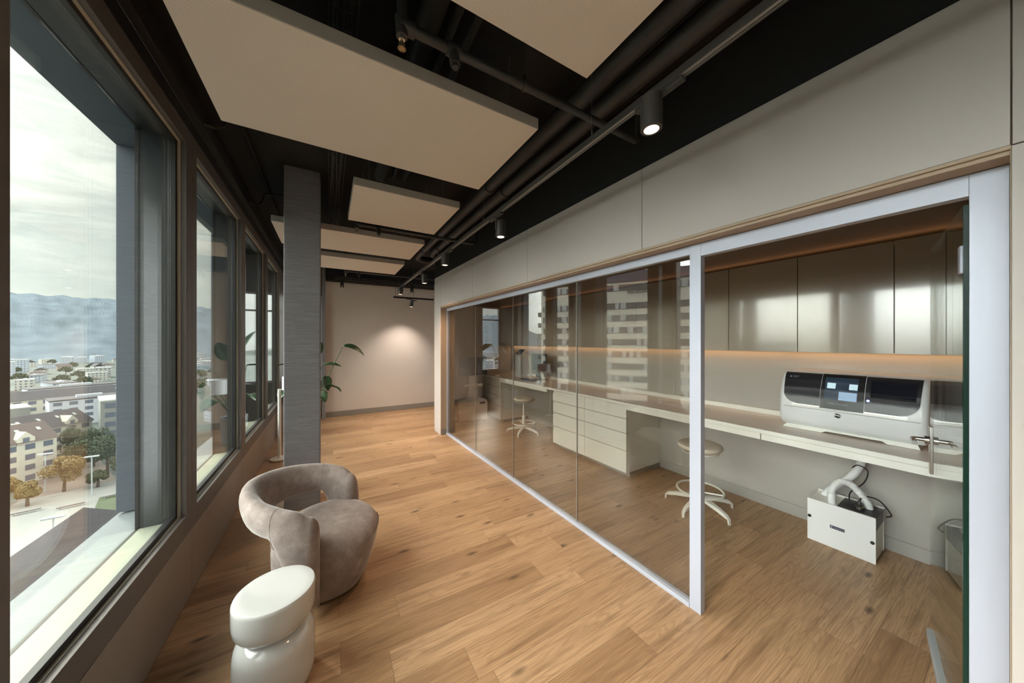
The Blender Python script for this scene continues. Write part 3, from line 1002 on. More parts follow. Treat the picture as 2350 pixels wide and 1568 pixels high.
trk2 = thing('light_track', 'short black track hanging crosswise before the end wall', 'light track', (1.19, 7.0, 2.53), group='suspended light tracks')
MB().box(0, 1.2, -.017, .017, 0, .034).build('rail', M['black'], trk2, bevel=.0015)
for k in (.04, .42, .95):
    MB().tube([(k, 0, .034), (k, 0, ZC - 2.53)], .003, 6).build('suspension_rod', M['black'], trk2)
s = make_spot('small black spotlight on the crosswise track, aimed at the end wall', 1, 60, True, (.03, .72, -.69))
s.rotation_euler = (R(8), 0, R(90))
s.location = (1.56, 7.0, 2.36)
for l_ in children(s):
    if l_.type == 'LIGHT':
        l_.rotation_euler = Vector((.26, -.03, -.96)).to_track_quat('-Z', 'Y').to_euler()
        l_.data.spot_size = R(95)
        l_.data.color = (1.0, .87, .78)

# perforated tray and gear before the end wall
t = thing('cable_duct', 'black perforated cable duct crossing the room before the end wall', 'cable duct', (.12, 7.25, 2.86))
MB().box(0, 5.0, -.05, .05, 0, .07).build('duct_body', M['black'], t, bevel=.003)
q = MB()
for k in range(95):
    q.box(.02 + k * .05, .045 + k * .05, -.054, -.0502, .012, .056)
q.build('slotted_face', M['track'], t, smooth=False, kind='stuff')
MB().box(-.02, .0, -.05, .05, -.01, .385).build('duct_bracket', M['black'], t, smooth=False)
for x, lb in ((.236, 'tiny black fitting hanging below the duct at the left'), (1.616, 'tiny black fitting hanging below the duct at the right')):
    t = thing('ceiling_fitting', lb, 'fitting', (x, 7.2, 2.70))
    MB().box(-.03, .03, -.02, .02, .04, .158).build('bracket', M['black'], t, bevel=.003)
    MB().tube([(-.02, 0, .0), (-.02, 0, .05)], .012, 8).tube([(.022, 0, .0), (.022, 0, .05)], .012, 8).build('prongs', M['black'], t)
t = thing('emergency_light', 'small white square ceiling box beside the column, near the end wall', 'ceiling box', (.06, 6.9, 3.09))
MB().box(-.07, .07, -.10, .10, 0, .02).build('diffuser', M['shade'], t, bevel=.004)
MB().box(-.075, .075, -.105, .105, .018, ZC - 3.09).build('housing', M['panel_edge'], t, bevel=.004)
t = thing('ceiling_beam', 'black downstand beam at the ceiling over the end wall', 'beam', (0, 7.4, 2.86), kind='structure')
MB().box(-.05, 6.0, 0, .2, 0, ZC - 2.861).build('beam_body', M['black'], t, smooth=False)

# ================================================================= LAB FURNITURE
# wall cabinets: each unit 0.5 m wide
cab_edges = [-.59, -.087, .413, .912, 1.41, 1.91, 2.415, 2.92, 3.42, 3.92, 4.42, 4.92, 5.42, 5.98]
cl = ['first wall cabinet, behind the open glass door', 'wall cabinet above the right end of the milling machine', 'wall cabinet above the milling machine', 'wall cabinet above the left end of the milling machine', 'wall cabinet right of the aluminium post', 'wall cabinet just left of the aluminium post', 'wall cabinet above the right half of the drawer units', 'wall cabinet above the left half of the drawer units', 'wall cabinet above the worktop left of the drawers', 'wall cabinet above the desk monitor', 'wall cabinet above the keyboard', 'wall cabinet above the white tower unit', 'wall cabinet nearest the far end of the lab']
for a, c, lb in zip(cab_edges, cab_edges[1:], cl):
    t = thing('wall_cabinet', lb, 'wall cabinet', LW(3.725, (a + c) / 2, 1.515), LROT, group='row of glossy wall cabinets')
    hw = (c - a) / 2
    MB().box(-hw + .001, hw - .001, -.405, 0, .004, .765).build('carcass', M['cabinet'], t, smooth=False)
    MB().box(-hw + .002, hw - .002, -.425, -.406, 0, .765).build('door', M['cabinet'], t, bevel=.001)
t = thing('led_strip', 'warm light strip under the wall cabinets', 'light strip', LW(3.70, 2.69, 1.512), LROT, group='warm cabinet light strips')
MB().box(-3.2, 3.2, -.012, .012, -.004, .003).build('diffuser', M['led'], t, smooth=False)
for k in range(4):
    area_light('strip_lamp', t, (-2.4 + 1.6 * k, -.02, -.008), 1.58, .02, .42, (1.0, .62, .34), (0, .15, -1))
t = thing('led_strip', 'warm light strip along the top of the wall cabinets', 'light strip', LW(3.45, 2.69, 2.285), LROT, group='warm cabinet light strips')
MB().box(-3.2, 3.2, -.01, .01, -.003, .003).build('diffuser', M['led'], t, smooth=False)
for k in range(4):
    area_light('strip_lamp', t, (-2.4 + 1.6 * k, -.02, .006), 1.58, .015, .075, (1.0, .48, .26), (0, -.75, .4))

# desk: long worktop
t = thing('worktop', 'long pale worktop running the whole length of the lab wall', 'worktop', LW(3.73, 2.69, .87), LROT)
MB().box(-3.28, 3.285, -.73, -.001, 0, .03).build('slab', M['worktop'], t, bevel=.002)
MB().box(-3.28, 3.285, -.735, -.7301, -.002, .031).build('front_edge', M['white'], t, bevel=.002)
MB().box(-3.28, 3.285, -.045, -.0005, .0305, .075).build('upstand', M['white'], t, bevel=.002)
for a, c in ((-3.28, -1.64 + 2.69 - .005 - 2.69 + .0), (-.0, .0)):
    pass
for a, c in ((.35, 1.62), (1.063, 2.36), (-.59, 1.055), (3.80, 5.3)):
    if (a, c) == (.35, 1.62):
        continue
    # v to local x: x = 2.69 - v
    MB().box(2.69 - c, 2.69 - a, -.715, -.697, -.055, -.0005).build('apron', M['white'], t, bevel=.001)
# grommet
MB().lathe([(.028, .0302), (.028, .0325), (.02, .0325), (.0, .031)], seg=24, cx=1.02, cy=-.28).build('cable_grommet', M['chrome'], t)


def drawer_unit(v0, v1, label, nd=4, locks=False):
    w_ = v1 - v0
    t = thing('drawer_unit', label, 'drawer unit', LW(3.73, (v0 + v1) / 2, 0), LROT, group='white drawer units under the worktop')
    h = w_ / 2
    MB().box(-h, h, -.63, -.002, .06, .866).build('carcass', M['white'], t, smooth=False)
    MB().box(-h + .005, h - .005, -.60, -.01, .001, .06).build('plinth', M['skirting'], t, smooth=False)
    zs = [.085, .30, .52, .70, .862] if nd == 4 else [.085, .47, .862]
    zs = [.062, .325, .53, .70, .862]
    for a, c in zip(zs, zs[1:]):
        d = MB().box(-h + .001, h - .001, -.672, -.632, a + .0015, c - .010).build('drawer', M['white'], t, bevel=.002)
        MB().box(-h + .001, h - .001, -.660, -.6325, c - .0095, c - .0015).build('grip_groove', M['panel_edge'], d, smooth=False)
        if locks:
            MB().box(-h + .006, -h + .022, -.6745, -.6725, c - .036, c - .020).build('lock', M['track_light'], d, smooth=False)
    return t


drawer_unit(2.372, 3.04, 'white drawer unit nearer the camera, with the visible side')
drawer_unit(3.042, 3.70, 'white drawer unit further along, beside the first stool', locks=True)
drawer_unit(5.30, 5.97, 'white drawer unit at the far end of the lab desk')

# --- milling machine
mx_ = thing('milling_machine', 'white dental milling machine with black front panels and a screen on the worktop', 'milling machine', LW(3.25, .643, .902), LROT)
W2 = .375


def fy(z):
    """front curve: local y of the body at height z"""
    pts = [(.03, .045), (.06, .012), (.12, .0), (.20, .002), (.26, .012), (.33, .034), (.39, .062), (.43, .088), (.452, .125)]
    if z <= pts[0][0]:
        return pts[0][1]
    for (z0, y0), (z1, y1) in zip(pts, pts[1:]):
        if z <= z1:
            f_ = (z - z0) / (z1 - z0)
            f_ = f_ * f_ * (3 - 2 * f_) * .3 + f_ * .7
            return y0 + (y1 - y0) * f_
    return pts[-1][1]


prof = [(fy(.03 + .422 * k / 22), .03 + .422 * k / 22) for k in range(23)]
prof += [(.16, .460), (.385, .460), (.42, .44), (.425, .05), (.41, .03)]
RE = .030
secs = []
cy0, cz0 = .21, .235
for sgn in (-1, 1):
    part = []
    for k in range(7):
        a = k / 6 * PI / 2
        x = W2 - RE + RE * math.sin(a)
        ins = RE * (1 - math.cos(a))
        part.append([(sgn * x, cy0 + (y_ - cy0) * (1 - ins / .24), cz0 + (z_ - cz0) * (1 - ins / .24)) for y_, z_ in prof])
    secs += part[::-1] if sgn < 0 else part
MB().loft(secs).build('body', M['whiteplastic'], mx_)


def curved_patch(name, m, x0, x1, z0, z1, off, thick, parent, rl=0.0, rr_=0.0, rt=0.0, slant=0.0, n=24, nx=10):
    """a plate that follows the front curve, optional rounded lower corners"""
    q = MB()
    rows = []
    for k in range(n + 1):
        z = z0 + (z1 - z0) * k / n
        def inset(r):
            d = z - z0
            if r <= 0 or d >= r:
                return 0.0
            return r - math.sqrt(max(0, r * r - (r - d) ** 2))
        xa = x0 + inset(rl) + slant * (1 - (z - z0) / (z1 - z0)) * (1 if rl else 0)
        xb = x1 - inset(rr_) - slant * (1 - (z - z0) / (z1 - z0)) * (1 if rr_ else 0)
        rows.append([(xa + (xb - xa) * j / nx, fy(z) - off, z) for j in range(nx + 1)])
    fr = [[q.b.verts.new(p) for p in r_] for r_ in rows]
    bk = [[q.b.verts.new((p[0], p[1] + thick, p[2])) for p in r_] for r_ in rows]
    for k in range(n):
        for j in range(nx):
            q.b.faces.new((fr[k][j], fr[k][j + 1], fr[k + 1][j + 1], fr[k + 1][j]))
            q.b.faces.new((bk[k][j], bk[k + 1][j], bk[k + 1][j + 1], bk[k][j + 1]))
        q.b.faces.new((fr[k][0], fr[k + 1][0], bk[k + 1][0], bk[k][0]))
        q.b.faces.new((fr[k][nx], bk[k][nx], bk[k + 1][nx], fr[k + 1][nx]))
    for j in range(nx):
        q.b.faces.new((fr[0][j], bk[0][j], bk[0][j + 1], fr[0][j + 1]))
        q.b.faces.new((fr[n][j], fr[n][j + 1], bk[n][j + 1], bk[n][j]))
    return q.build(name, m, parent)


XA, XB = -.128, .100
pl_ = curved_patch('side_cover', M['greyplastic'], -.352, XA - .002, .205, .445, .005, .006, mx_, rl=.085, slant=.012)
pc_ = curved_patch('chamber_door', M['blackplastic'], XA + .002, XB - .002, .195, .447, .007, .008, mx_)
pr_ = curved_patch('screen_cover', M['greyplastic'], XB + .002, .348, .205, .445, .005, .006, mx_, rr_=.085, slant=.012)
curved_patch('seam_line', M['greyplastic'], -.343, .343, .1765, .1785, .0012, .002, mx_)
curved_patch('accent_strip', M['chrome'], -.29, .292, .183, .203, .003, .004, mx_)
# window into the chamber
curved_patch('chamber_back', M['chamber'], XA + .022, XB - .034, .262, .425, .0082, .001, pc_)
curved_patch('chamber_lamp', M['chamberlamp'], XA + .035, XA + .080, .345, .385, .0090, .001, pc_, nx=3, n=4)
curved_patch('chamber_lamp', M['chamberlamp'], XA + .150, XA + .192, .345, .385, .0090, .001, pc_, nx=3, n=4)
curved_patch('chamber_tray', M['chambertray'], XA + .100, XB - .036, .266, .325, .0090, .001, pc_, nx=3, n=6)
curved_patch('screen', M['screen'], XB + .028, .325, .305, .418, .0075, .003, pr_)
# lettering and marks
def on_front(x, z, off=.010):
    dz = .004
    ny = (fy(z + dz) - fy(z - dz)) / (2 * dz)
    tilt = math.atan(ny)
    return Matrix.Translation((x, fy(z) - off, z)) @ Matrix.Rotation(PI / 2 - tilt, 4, 'X')


text('lettering', 'CEREC Primemill', .0150, M['letters'], pc_, on_front(XA + .044, .236, .0105))
text('lettering', 'Dentsply\nSirona', .0105, M['letters'], pl_, on_front(-.300, .414, .0085))
def dmark(s, parent, m, mt):
    q = MB()
    top = [(-.5, .45), (-.1, .50), (.25, .38), (.48, .12), (.52, -.02), (.30, .08), (.0, .16), (-.36, .18)]
    bot = [(-.5, .02), (-.1, -.01), (.2, -.06), (.46, -.14), (.36, -.34), (.1, -.5), (-.2, -.46), (-.5, -.30)]
    for pg in (top, bot):
        q.prism([(a * s, b * s) for a, b in pg], -.0004, .0004)
    o = q.build('emblem', m, parent, smooth=False)
    o.matrix_local = mt
    return o


dmark(.034, mx_, M['ink'], on_front(-.028, .150, .0015))
dmark(.013, pl_, M['letters'], on_front(-.314, .413, .0085))
for i, (x, z) in enumerate(((.118, .283), (.245, .273), (.290, .270))):
    q = MB()
    q.lathe([(.0075, 0), (.0075, .0006), (.005, .0006), (.005, 0)], seg=20)
    o = q.build('button', M['bluelight'] if i == 0 else M['ink'], pr_)
    o.matrix_local = on_front(x, z, .0060)
# feet
q = MB()
q.prism([(-.33, .030), (.33, .030), (.34, .0), (.20, .0), (.18, .014), (-.10, .014), (-.12, .0), (-.36, .0)], .03, .40, 'Y')
q.build('base_plate', M['white'], mx_, smooth=False)

# --- suction box on the floor
bx = thing('suction_unit', 'white metal suction box with hose on the lab floor under the milling machine', 'suction unit', LW(3.392, .692, 0), LROT)
MB().box(-.180, .180, .012, .262, .012, .322).build('body', M['white'], bx, smooth=False)
MB().box(-.184, .184, 0, .012, .0, .33).build('front_panel', M['whiteplastic'], bx, bevel=.001)
MB().box(-.182, .186, .263, .268, .01, .336).build('back_panel', M['white'], bx, smooth=False)
q = MB()
q.box(-.02, .183, .0125, .262, .3225, .327)
q.box(.1805, .184, .0125, .262, .235, .327)
q.build('dark_cover', M['greyplastic'], bx, bevel=.001, label='charcoal cover plate')
for x, z in ((-.170, .19), (.168, .15)):
    MB().lathe([(.011, 0), (.011, .006), (.007, .009), (0, .009)], seg=18, mtx=Matrix.Translation((x, -.0005, z)) @ Matrix.Rotation(PI / 2, 4, 'X')).build('latch_knob', M['blackplastic'], bx)
lb_ = MB().box(-.052, .028, -.0012, -.0002, .150, .172).build('name_plate', M['label'], bx, smooth=False)
text('lettering', 'Dentsply Sirona', .0085, M['letters'], lb_, Matrix.Translation((-.030, -.0014, .161)) @ Matrix.Rotation(PI / 2, 4, 'X'))
dmark(.012, lb_, M['letters'], Matrix.Translation((-.042, -.0014, .161)) @ Matrix.Rotation(PI / 2, 4, 'X'))


def bez(p, n):
    out_ = []
    p = [Vector(a) for a in p]
    for s in range(len(p) - 1):
        p0 = p[max(s - 1, 0)]; p1 = p[s]; p2 = p[s + 1]; p3 = p[min(s + 2, len(p) - 1)]
        for k in range(n):
            t_ = k / n
            out_.append(.5 * ((2 * p1) + (-p0 + p2) * t_ + (2 * p0 - 5 * p1 + 4 * p2 - p3) * t_ ** 2 + (-p0 + 3 * p1 - 3 * p2 + p3) * t_ ** 3))
    out_.append(p[-1])
    return out_


# ribbed hose arching over the top
pts = bez([(-.055, .06, .30), (-.055, .06, .40), (-.045, .065, .455), (-.01, .08, .505), (.035, .10, .50), (.075, .13, .45), (.115, .16, .375), (.125, .17, .325)], 26)
rad = [.0215 + (.0016 if (i % 3 == 0) else -.0010) for i in range(len(pts))]
MB().tube(pts, rad, 16).build('ribbed_hose', M['whiteplastic'], bx)
MB().tube([(-.055, .06, .31), (-.055, .06, .40)], .0245, 18).build('hose_cuff', M['whiteplastic'], bx)
MB().tube(bez([(-.13, .20, .315), (-.09, .21, .38), (.02, .235, .52), (.07, .24, .64), (.10, .24, .80)], 8), .026, 16).build('straight_hose', M['whiteplastic'], bx)
MB().tube(bez([(.015, .20, .325), (.02, .21, .40), (.09, .22, .50), (.11, .215, .60), (.06, .205, .63), (.03, .21, .60)], 10), .004, 8).build('power_cable', M['blackplastic'], bx)
MB().tube(bez([(.085, .12, .375), (.10, .14, .42), (.17, .20, .40), (.225, .23, .31), (.20, .24, .28)], 10), .0045, 8).build('power_cable', M['blackplastic'], bx)
q = MB()
q.lathe([(.030, .327), (.030, .334), (.024, .344), (.012, .348), (.012, .378), (.007, .388), (0, .388)], cx=.085, cy=.11, seg=20)
q.build('plug', M['blackplastic'], bx)
MB().lathe([(.0245, .344), (.0255, .349), (.020, .3495), (.02, .344)], cx=.089, cy=.108, seg=20).build('plug_ring', M['brass'], bx)
MB().tube([(.13, .17, .33), (.13, .17, .36)], .006, 8).tube([(.145, .19, .33), (.145, .19, .355)], .005, 8).build('connector', M['chrome'], bx)


# --- stools
def make_stool(zs):
    t = thing('lab_stool', '', 'stool', group='round swivel stools in the lab')
    q = MB()
    q.lathe([(0, zs - .055), (.10, zs - .058), (.16, zs - .056), (.185, zs - .040), (.190, zs - .026), (.184, zs - .008), (.165, zs), (.09, zs - .004), (0, zs - .008)], seg=48)
    q.build('seat', M['stoolseat'], t)
    q = MB()
    q.tube([(.155 * math.cos(a * 2 * PI / 32), .155 * math.sin(a * 2 * PI / 32), zs - .075) for a in range(33)], .004, 6, caps=False)
    for a in (.3, 1.9, 3.4, 4.9):
        q.tube([(0, 0, zs - .07), (.155 * math.cos(a), .155 * math.sin(a), zs - .075)], .004, 6)
    q.lathe([(.05, zs - .075), (.05, zs - .058)], seg=20)
    q.build('seat_frame', M['white'], t)
    q = MB()
    q.lathe([(.030, .075), (.030, .30), (.026, .305), (.018, .31), (.018, zs - .06)], seg=24)
    q.build('gas_column', M['white'], t)
    q = MB()
    q.tube([(.195 * math.cos(a * 2 * PI / 48), .195 * math.sin(a * 2 * PI / 48), .175) for a in range(49)], .010, 10, caps=False)
    for k in range(3):
        a = .4 + k * 2 * PI / 3
        q.tube([(.03 * math.cos(a), .03 * math.sin(a), .155), (.19 * math.cos(a), .19 * math.sin(a), .175)], .008, 8)
    q.build('foot_ring', M['white'], t)
    for k in range(5):
        a = .25 + k * 2 * PI / 5
        c, s_ = math.cos(a), math.sin(a)
        prof_ = [(.0, .095, .028), (.08, .098, .026), (.20, .080, .020), (.275, .060, .015), (.298, .045, .013), (.302, .0, .010)]
        rings = []
        for i, (r_, z, w_) in enumerate(prof_):
            h_ = .016 if i < 4 else .008
            if i >= 4:
                rings.append([(r_ * c + p * s_ * w_ + qx * c * h_, r_ * s_ - p * c * w_ + qx * s_ * h_, z) for p, qx in ((-1, -1), (1, -1), (1, 1), (-1, 1))])
            else:
                rings.append([(r_ * c + p * s_ * w_, r_ * s_ - p * c * w_, z + qz * h_) for p, qz in ((-1, -1), (1, -1), (1, 1), (-1, 1))])
        MB().loft(rings).build('leg', M['white'], t, bevel=.003)
    return t


st = make_stool(.62)
st.location = LW(3.13, 1.585)
st.rotation_euler = (0, 0, R(25))
st['label'] = 'round cream stool partly hidden by the aluminium post, nearer the camera'
s2 = copy_tree(st)
s2.location = LW(3.08, 4.52)
s2.rotation_euler = (0, 0, R(60))
s2['label'] = 'round cream stool beside the far desk monitor'

# --- desk items
mo = thing('monitor', 'slim dark desk monitor standing on the far part of the worktop', 'monitor', LW(3.46, 4.60, .901), LROT - R(8))
MB().box(-.27, .27, 0, .018, .165, .475).build('bezel', M['blackplastic'], mo, bevel=.003)
MB().box(-.262, .262, -.0012, -.0002, .173, .467).build('screen', M['screen'], mo, smooth=False)
MB().box(-.05, .05, .02, .035, .02, .30).build('stand_neck', M['chrome'], mo, bevel=.003)
MB().box(-.11, .11, -.06, .12, 0, .012).build('stand_base', M['blackplastic'], mo, bevel=.003)
MB().tube(bez([(.05, .03, .22), (.16, .04, .12), (.24, .03, .02), (.30, .00, .008)], 8), .004, 6).tube(bez([(.02, .03, .20), (.12, .05, .10), (.20, .05, .02), (.27, .03, .009)], 8), .004, 6).build('cable', M['blackplastic'], mo)
kb = thing('keyboard', 'flat dark keyboard on the worktop before the desk monitor', 'keyboard', LW(3.26, 4.62, .901), LROT - R(6))
MB().box(-.21, .21, -.07, .07, 0, .012).build('case', M['blackplastic'], kb, bevel=.003)
q = MB()
for r_ in range(5):
    for c_ in range(15):
        q.box(-.20 + c_ * .0268, -.20 + c_ * .0268 + .022, -.062 + r_ * .025, -.062 + r_ * .025 + .020, .0122, .0165)
q.build('keys', M['greyplastic'], kb, smooth=False, kind='stuff')
ms = thing('computer_mouse', 'white mouse on the worktop beside the dark keyboard', 'mouse', LW(3.22, 4.28, .901), LROT)
MB().lathe([(.030, 0), (.034, .008), (.028, .024), (.012, .033), (0, .035)], seg=24).build('shell', M['whiteplastic'], ms)
MB().box(-.003, .003, -.028, -.012, .030, .034).build('wheel', M['greyplastic'], ms)
tu = thing('scanner_unit', 'white upright device with a tilted tablet on top, far end of the worktop', 'device', LW(3.46, 5.15, .901), LROT)
MB().box(-.09, .09, -.10, .16, 0, .40).build('housing', M['whiteplastic'], tu, bevel=.012, bseg=3)
MB().box(-.085, .085, -.09, .12, .4005, .43).build('lid', M['white'], tu, bevel=.006)
q = MB()
q.box(-.085, .085, -.008, .006, -.06, .06, Matrix.Translation((0, -.03, .50)) @ Matrix.Rotation(R(-48), 4, 'X'))
q.build('tablet', M['screen'], tu, bevel=.004)
q = MB()
q.box(-.03, .03, -.02, .08, .43, .48)
q.build('tablet_stand', M['white'], tu, bevel=.004)
MB().tube(bez([(.09, .10, .38), (.16, .10, .30), (.17, .12, .12), (.20, .10, .006)], 8), .004, 6).build('cable', M['whiteplastic'], tu)
ds = thing('desk_device', 'small dark square device standing before the desk monitor', 'device', LW(3.30, 4.40, .901), LROT)
MB().box(-.055, .055, -.008, .008, .07, .22).build('panel', M['greyplastic'], ds, bevel=.003)
MB().box(-.008, .008, -.006, .006, .0, .08).build('stem', M['chrome'], ds)
MB().box(-.04, .04, -.04, .04, 0, .008).build('foot', M['chrome'], ds, bevel=.002)

# --- scanner cart in the far corner
ct = thing('scanner_cart', 'white floor cart with a dark flat monitor, far left inside the lab', 'cart', LW(2.60, 5.62), R(-4) + BL)
out2 = []
halfw = [(.30, .06), (.305, .40), (.285, .445), (.24, .462), (.15, .475), (.105, .52), (.095, .60), (.088, .93)]
poly = [(x, z) for x, z in halfw] + [(-x, z) for x, z in halfw[::-1]]
MB().prism(poly, -.05, .02, 'Y').build('body_panel', M['whiteplastic'], ct, bevel=.006)
MB().box(-.27, .27, .02, .25, .07, .40).build('storage_box', M['greyplastic'], ct, bevel=.006)
MB().box(-.32, .32, -.02, .20, .12, .34).build('side_rail', M['track'], ct, bevel=.004)
MB().box(-.19, .19, -.09, -.045, .72, .77).build('handle_bar', M['white'], ct, bevel=.006)
MB().box(-.29, .29, -.07, -.035, .94, 1.285).build('display', M['screen'], ct, bevel=.004)
MB().box(.14, .25, -.0522, -.0502, .365, .405).build('label_plate', M['label'], ct, smooth=False)
for sx in (-1, 1):
    for yy in (-.02, .20):
        MB().tube([(sx * .25 - .012, yy, .03), (sx * .25 + .012, yy, .03)], .03, 16).box(sx * .25 - .006, sx * .25 + .006, yy - .01, yy + .01, .03, .07).build('castor', M['blackplastic'], ct)

# ================================================================= LOUNGE
# --- armchair
CH = thing('armchair', 'rounded taupe velvet armchair with a looping back, beside the side table', 'armchair', (-.03, 2.44, 0), R(-14))
# seat body: plan is a rounded shape, tapering to the floor; local +X is the front


def plan(a, k=1.0, fx_=0.0):
    c, s_ = math.cos(a), math.sin(a)
    rx = .335 if c > 0 else .27
    ry = .292
    e = 2.5
    r_ = 1.0 / ((abs(c) / rx) ** e + (abs(s_) / ry) ** e) ** (1 / e)
    return (r_ * c * k + fx_, r_ * s_ * k)


rings = []
for z, k, fx_ in ((.022, .80, -.025), (.06, .855, -.02), (.14, .92, -.01), (.24, .975, 0), (.33, 1.0, .005), (.375, .99, .005), (.402, .955, 0), (.420, .88, 0), (.432, .74, 0), (.440, .50, 0), (.443, .22, 0)):
    ring = []
    for i in range(56):
        a = 2 * PI * i / 56
        x, y_ = plan(a, k, fx_)
        zz = z
        if z > .37:
            zz = z - .045 * max(0, x) ** 2 / .09 - .03 * max(0, -x) ** 1.0 / .27
        ring.append((x, y_, zz))
    rings.append(ring)
MB().loft(rings).build('seat', M['velvet'], CH)
MB().lathe([(.20, 0), (.20, .03)], seg=40, cx=-.02).build('swivel_base', M['blackplastic'], CH)
# seam piping round the seat
q = MB()
q.tube([(plan(2 * PI * i / 56, .988, .003)[0], plan(2 * PI * i / 56, .988, .003)[1], .378 - .045 * max(0, plan(2 * PI * i / 56)[0]) ** 2 / .09) for i in range(57)], .0022, 6, caps=False)
q.build('seat_seam', M['velvet'], CH)
# looping back: cross-sections swept round, dropping to the floor at both arm ends
sec = []
NS = 81
SWN, SWF = 101, 121
for i in range(NS):
    s_ = i / (NS - 1) * 2 - 1            # +1 near arm ... -1 far arm
    ang = PI + s_ * R(SWN if s_ > 0 else SWF)
    a_ = abs(s_)
    cx_, cy_ = -.055, 0.0
    rad_ = .312
    px_, py_ = cx_ + rad_ * math.cos(ang) * (1.0 if a_ < .5 else 1.0), cy_ + rad_ * 1.03 * math.sin(ang)
    tt = max(0, (a_ - .86) / .14)
    top = .722 - .10 * a_ ** 1.6 - .03 * tt * tt
    drop = max(0, (a_ - .66) / .34)
    drop = drop * drop * (3 - 2 * drop)
    bot = (.505 - .02 * a_) * (1 - drop) + .06 * drop
    h_ = (top - bot) / 2
    zc_ = (top + bot) / 2
    th = .064 + .008 * drop - .012 * (1 - a_)
    lean = -.035 * (1 - a_)              # the back leans outward at the top
    ring = []
    rd = Vector((math.cos(ang), math.sin(ang), 0))
    for k in range(26):
        b_ = 2 * PI * k / 26
        cb, sb_ = math.cos(b_), math.sin(b_)
        e = 2.3
        rr2 = 1 / ((abs(cb)) ** e + (abs(sb_)) ** e) ** (1 / e)
        u_, v_ = rr2 * cb * th, rr2 * sb_ * h_
        p = Vector((px_, py_, zc_ + v_)) + rd * (u_ - lean * (v_ / h_) * 1.0)
        ring.append(tuple(p))
    sec.append(ring)
# round off both ends
def endcap(ring, ang, sgn):
    tdir = Vector((-math.sin(ang), math.cos(ang), 0)) * sgn
    cen = sum((Vector(p) for p in ring), Vector()) / len(ring)
    res = []
    for k in range(1, 9):
        f_ = math.cos(k / 8.4 * PI / 2)
        d_ = math.sin(k / 8.4 * PI / 2) * .058
        res.append([tuple(Vector((cen.x, cen.y, p[2] * (.25 + .75 * 1) if 0 else (cen.z + (p[2] - cen.z) * (1 - (1 - f_) * (.34 if p[2] > cen.z else .02))))) + Vector((p[0] - cen.x, p[1] - cen.y, 0)) * f_ + tdir * d_) for p in ring])
    return res


e0 = endcap(sec[0], PI - R(SWF), -1)
e1 = endcap(sec[-1], PI + R(SWN), 1)
MB().loft(e0[::-1] + sec + e1).build('backrest', M['velvet'], CH)
for idx in (12, 69):
    q = MB()
    ring = sec[idx]
    cen = sum((Vector(p) for p in ring), Vector()) / len(ring)
    q.tube([cen + (Vector(p) - cen) * 1.001 for p in ring + ring[:1]], .0011, 5, caps=False)
    q.build('back_seam', M['velvet'], CH)

# --- ceramic side table
tb = thing('side_table', 'glossy white ceramic side table, lower left, like two stacked pebbles', 'side table', (-.215, 1.825, 0))
tb.location = (-.215, 1.83, 0)
MB().lathe([(0, .4375), (.120, .438), (.150, .4385), (.1555, .4365), (.159, .431), (.160, .420), (.160, .350), (.156, .315), (.143, .292), (.118, .280), (.100, .277), (0, .277)], seg=72).build('tabletop', M['whitegloss'], tb)
MB().lathe([(0, .277), (.098, .278), (.100, .273), (.112, .266), (.135, .252), (.150, .230), (.157, .195), (.159, .13), (.158, .05), (.152, .012), (.145, .001), (0, .001)], seg=72).build('pedestal', M['whitegloss'], tb)

# --- floor lamp
fl_ = thing('floor_lamp', 'slim white floor lamp with a drum shade, left of the concrete column', 'floor lamp', (-.575, 5.25, 0))
MB().lathe([(.105, .001), (.108, .006), (.108, .016), (.102, .022), (.03, .026), (0, .026)], seg=40).build('base', M['white'], fl_)
MB().lathe([(.019, .024), (.019, .945), (.016, .955), (0, .957)], seg=20).build('pole', M['white'], fl_)
q = MB()
q.lathe([(.130, .94), (.130, 1.12), (.126, 1.12), (.126, .94)], seg=40, cx=.155, cy=.03)
q.tube([(0, 0, .945), (.155, .03, .96)], .006, 8)
q.build('lamp_shade', M['shade'], fl_)

# --- plant
pp = thing('potted_plant', 'tall bird-of-paradise plant in a pale pot behind the concrete column', 'plant', (-.33, 6.45, 0))
MB().lathe([(.135, .001), (.145, .01), (.165, .40), (.165, .43), (.150, .43), (.145, .40), (0, .40)], seg=40).build('pot', M['pale'], pp)
MB().lathe([(0, .402), (.143, .402), (.143, .41), (0, .412)], seg=24).build('soil', M['soil'], pp)


def leaf(parent, base_, tip_dir, length, width, droop, roll=0.0):
    n = 12
    d = Vector(tip_dir).normalized()
    side = d.cross(Vector((0, 0, 1)))
    side.normalize()
    side = Matrix.Rotation(roll, 3, d) @ side
    p = Vector(base_)
    q = MB()
    rows = []
    dd = d.copy()
    for k in range(n + 1):
        t_ = k / n
        wv = width * (math.sin(PI * min(1, t_ ** .75 * .97 + .03)) ** .8) + .002
        nrm = side.cross(dd).normalized()
        rows.append([p + side * wv * s_ + nrm * (abs(s_) * wv * .35 - .0) for s_ in (-1, -.6, -.25, 0, .25, .6, 1)])
        p = p + dd * (length / n)
        dd = (dd + Vector((0, 0, -droop / n))).normalized()
    vs = [[q.b.verts.new(c_) for c_ in r_] for r_ in rows]
    for a, c_ in zip(vs, vs[1:]):
        for j in range(6):
            q.b.faces.new((a[j], a[j + 1], c_[j + 1], c_[j]))
    o = q.build('leaf', M['leaf'], parent)
    sol = o.modifiers.new('thick', 'SOLIDIFY')
    sol.thickness = .0015
    return o


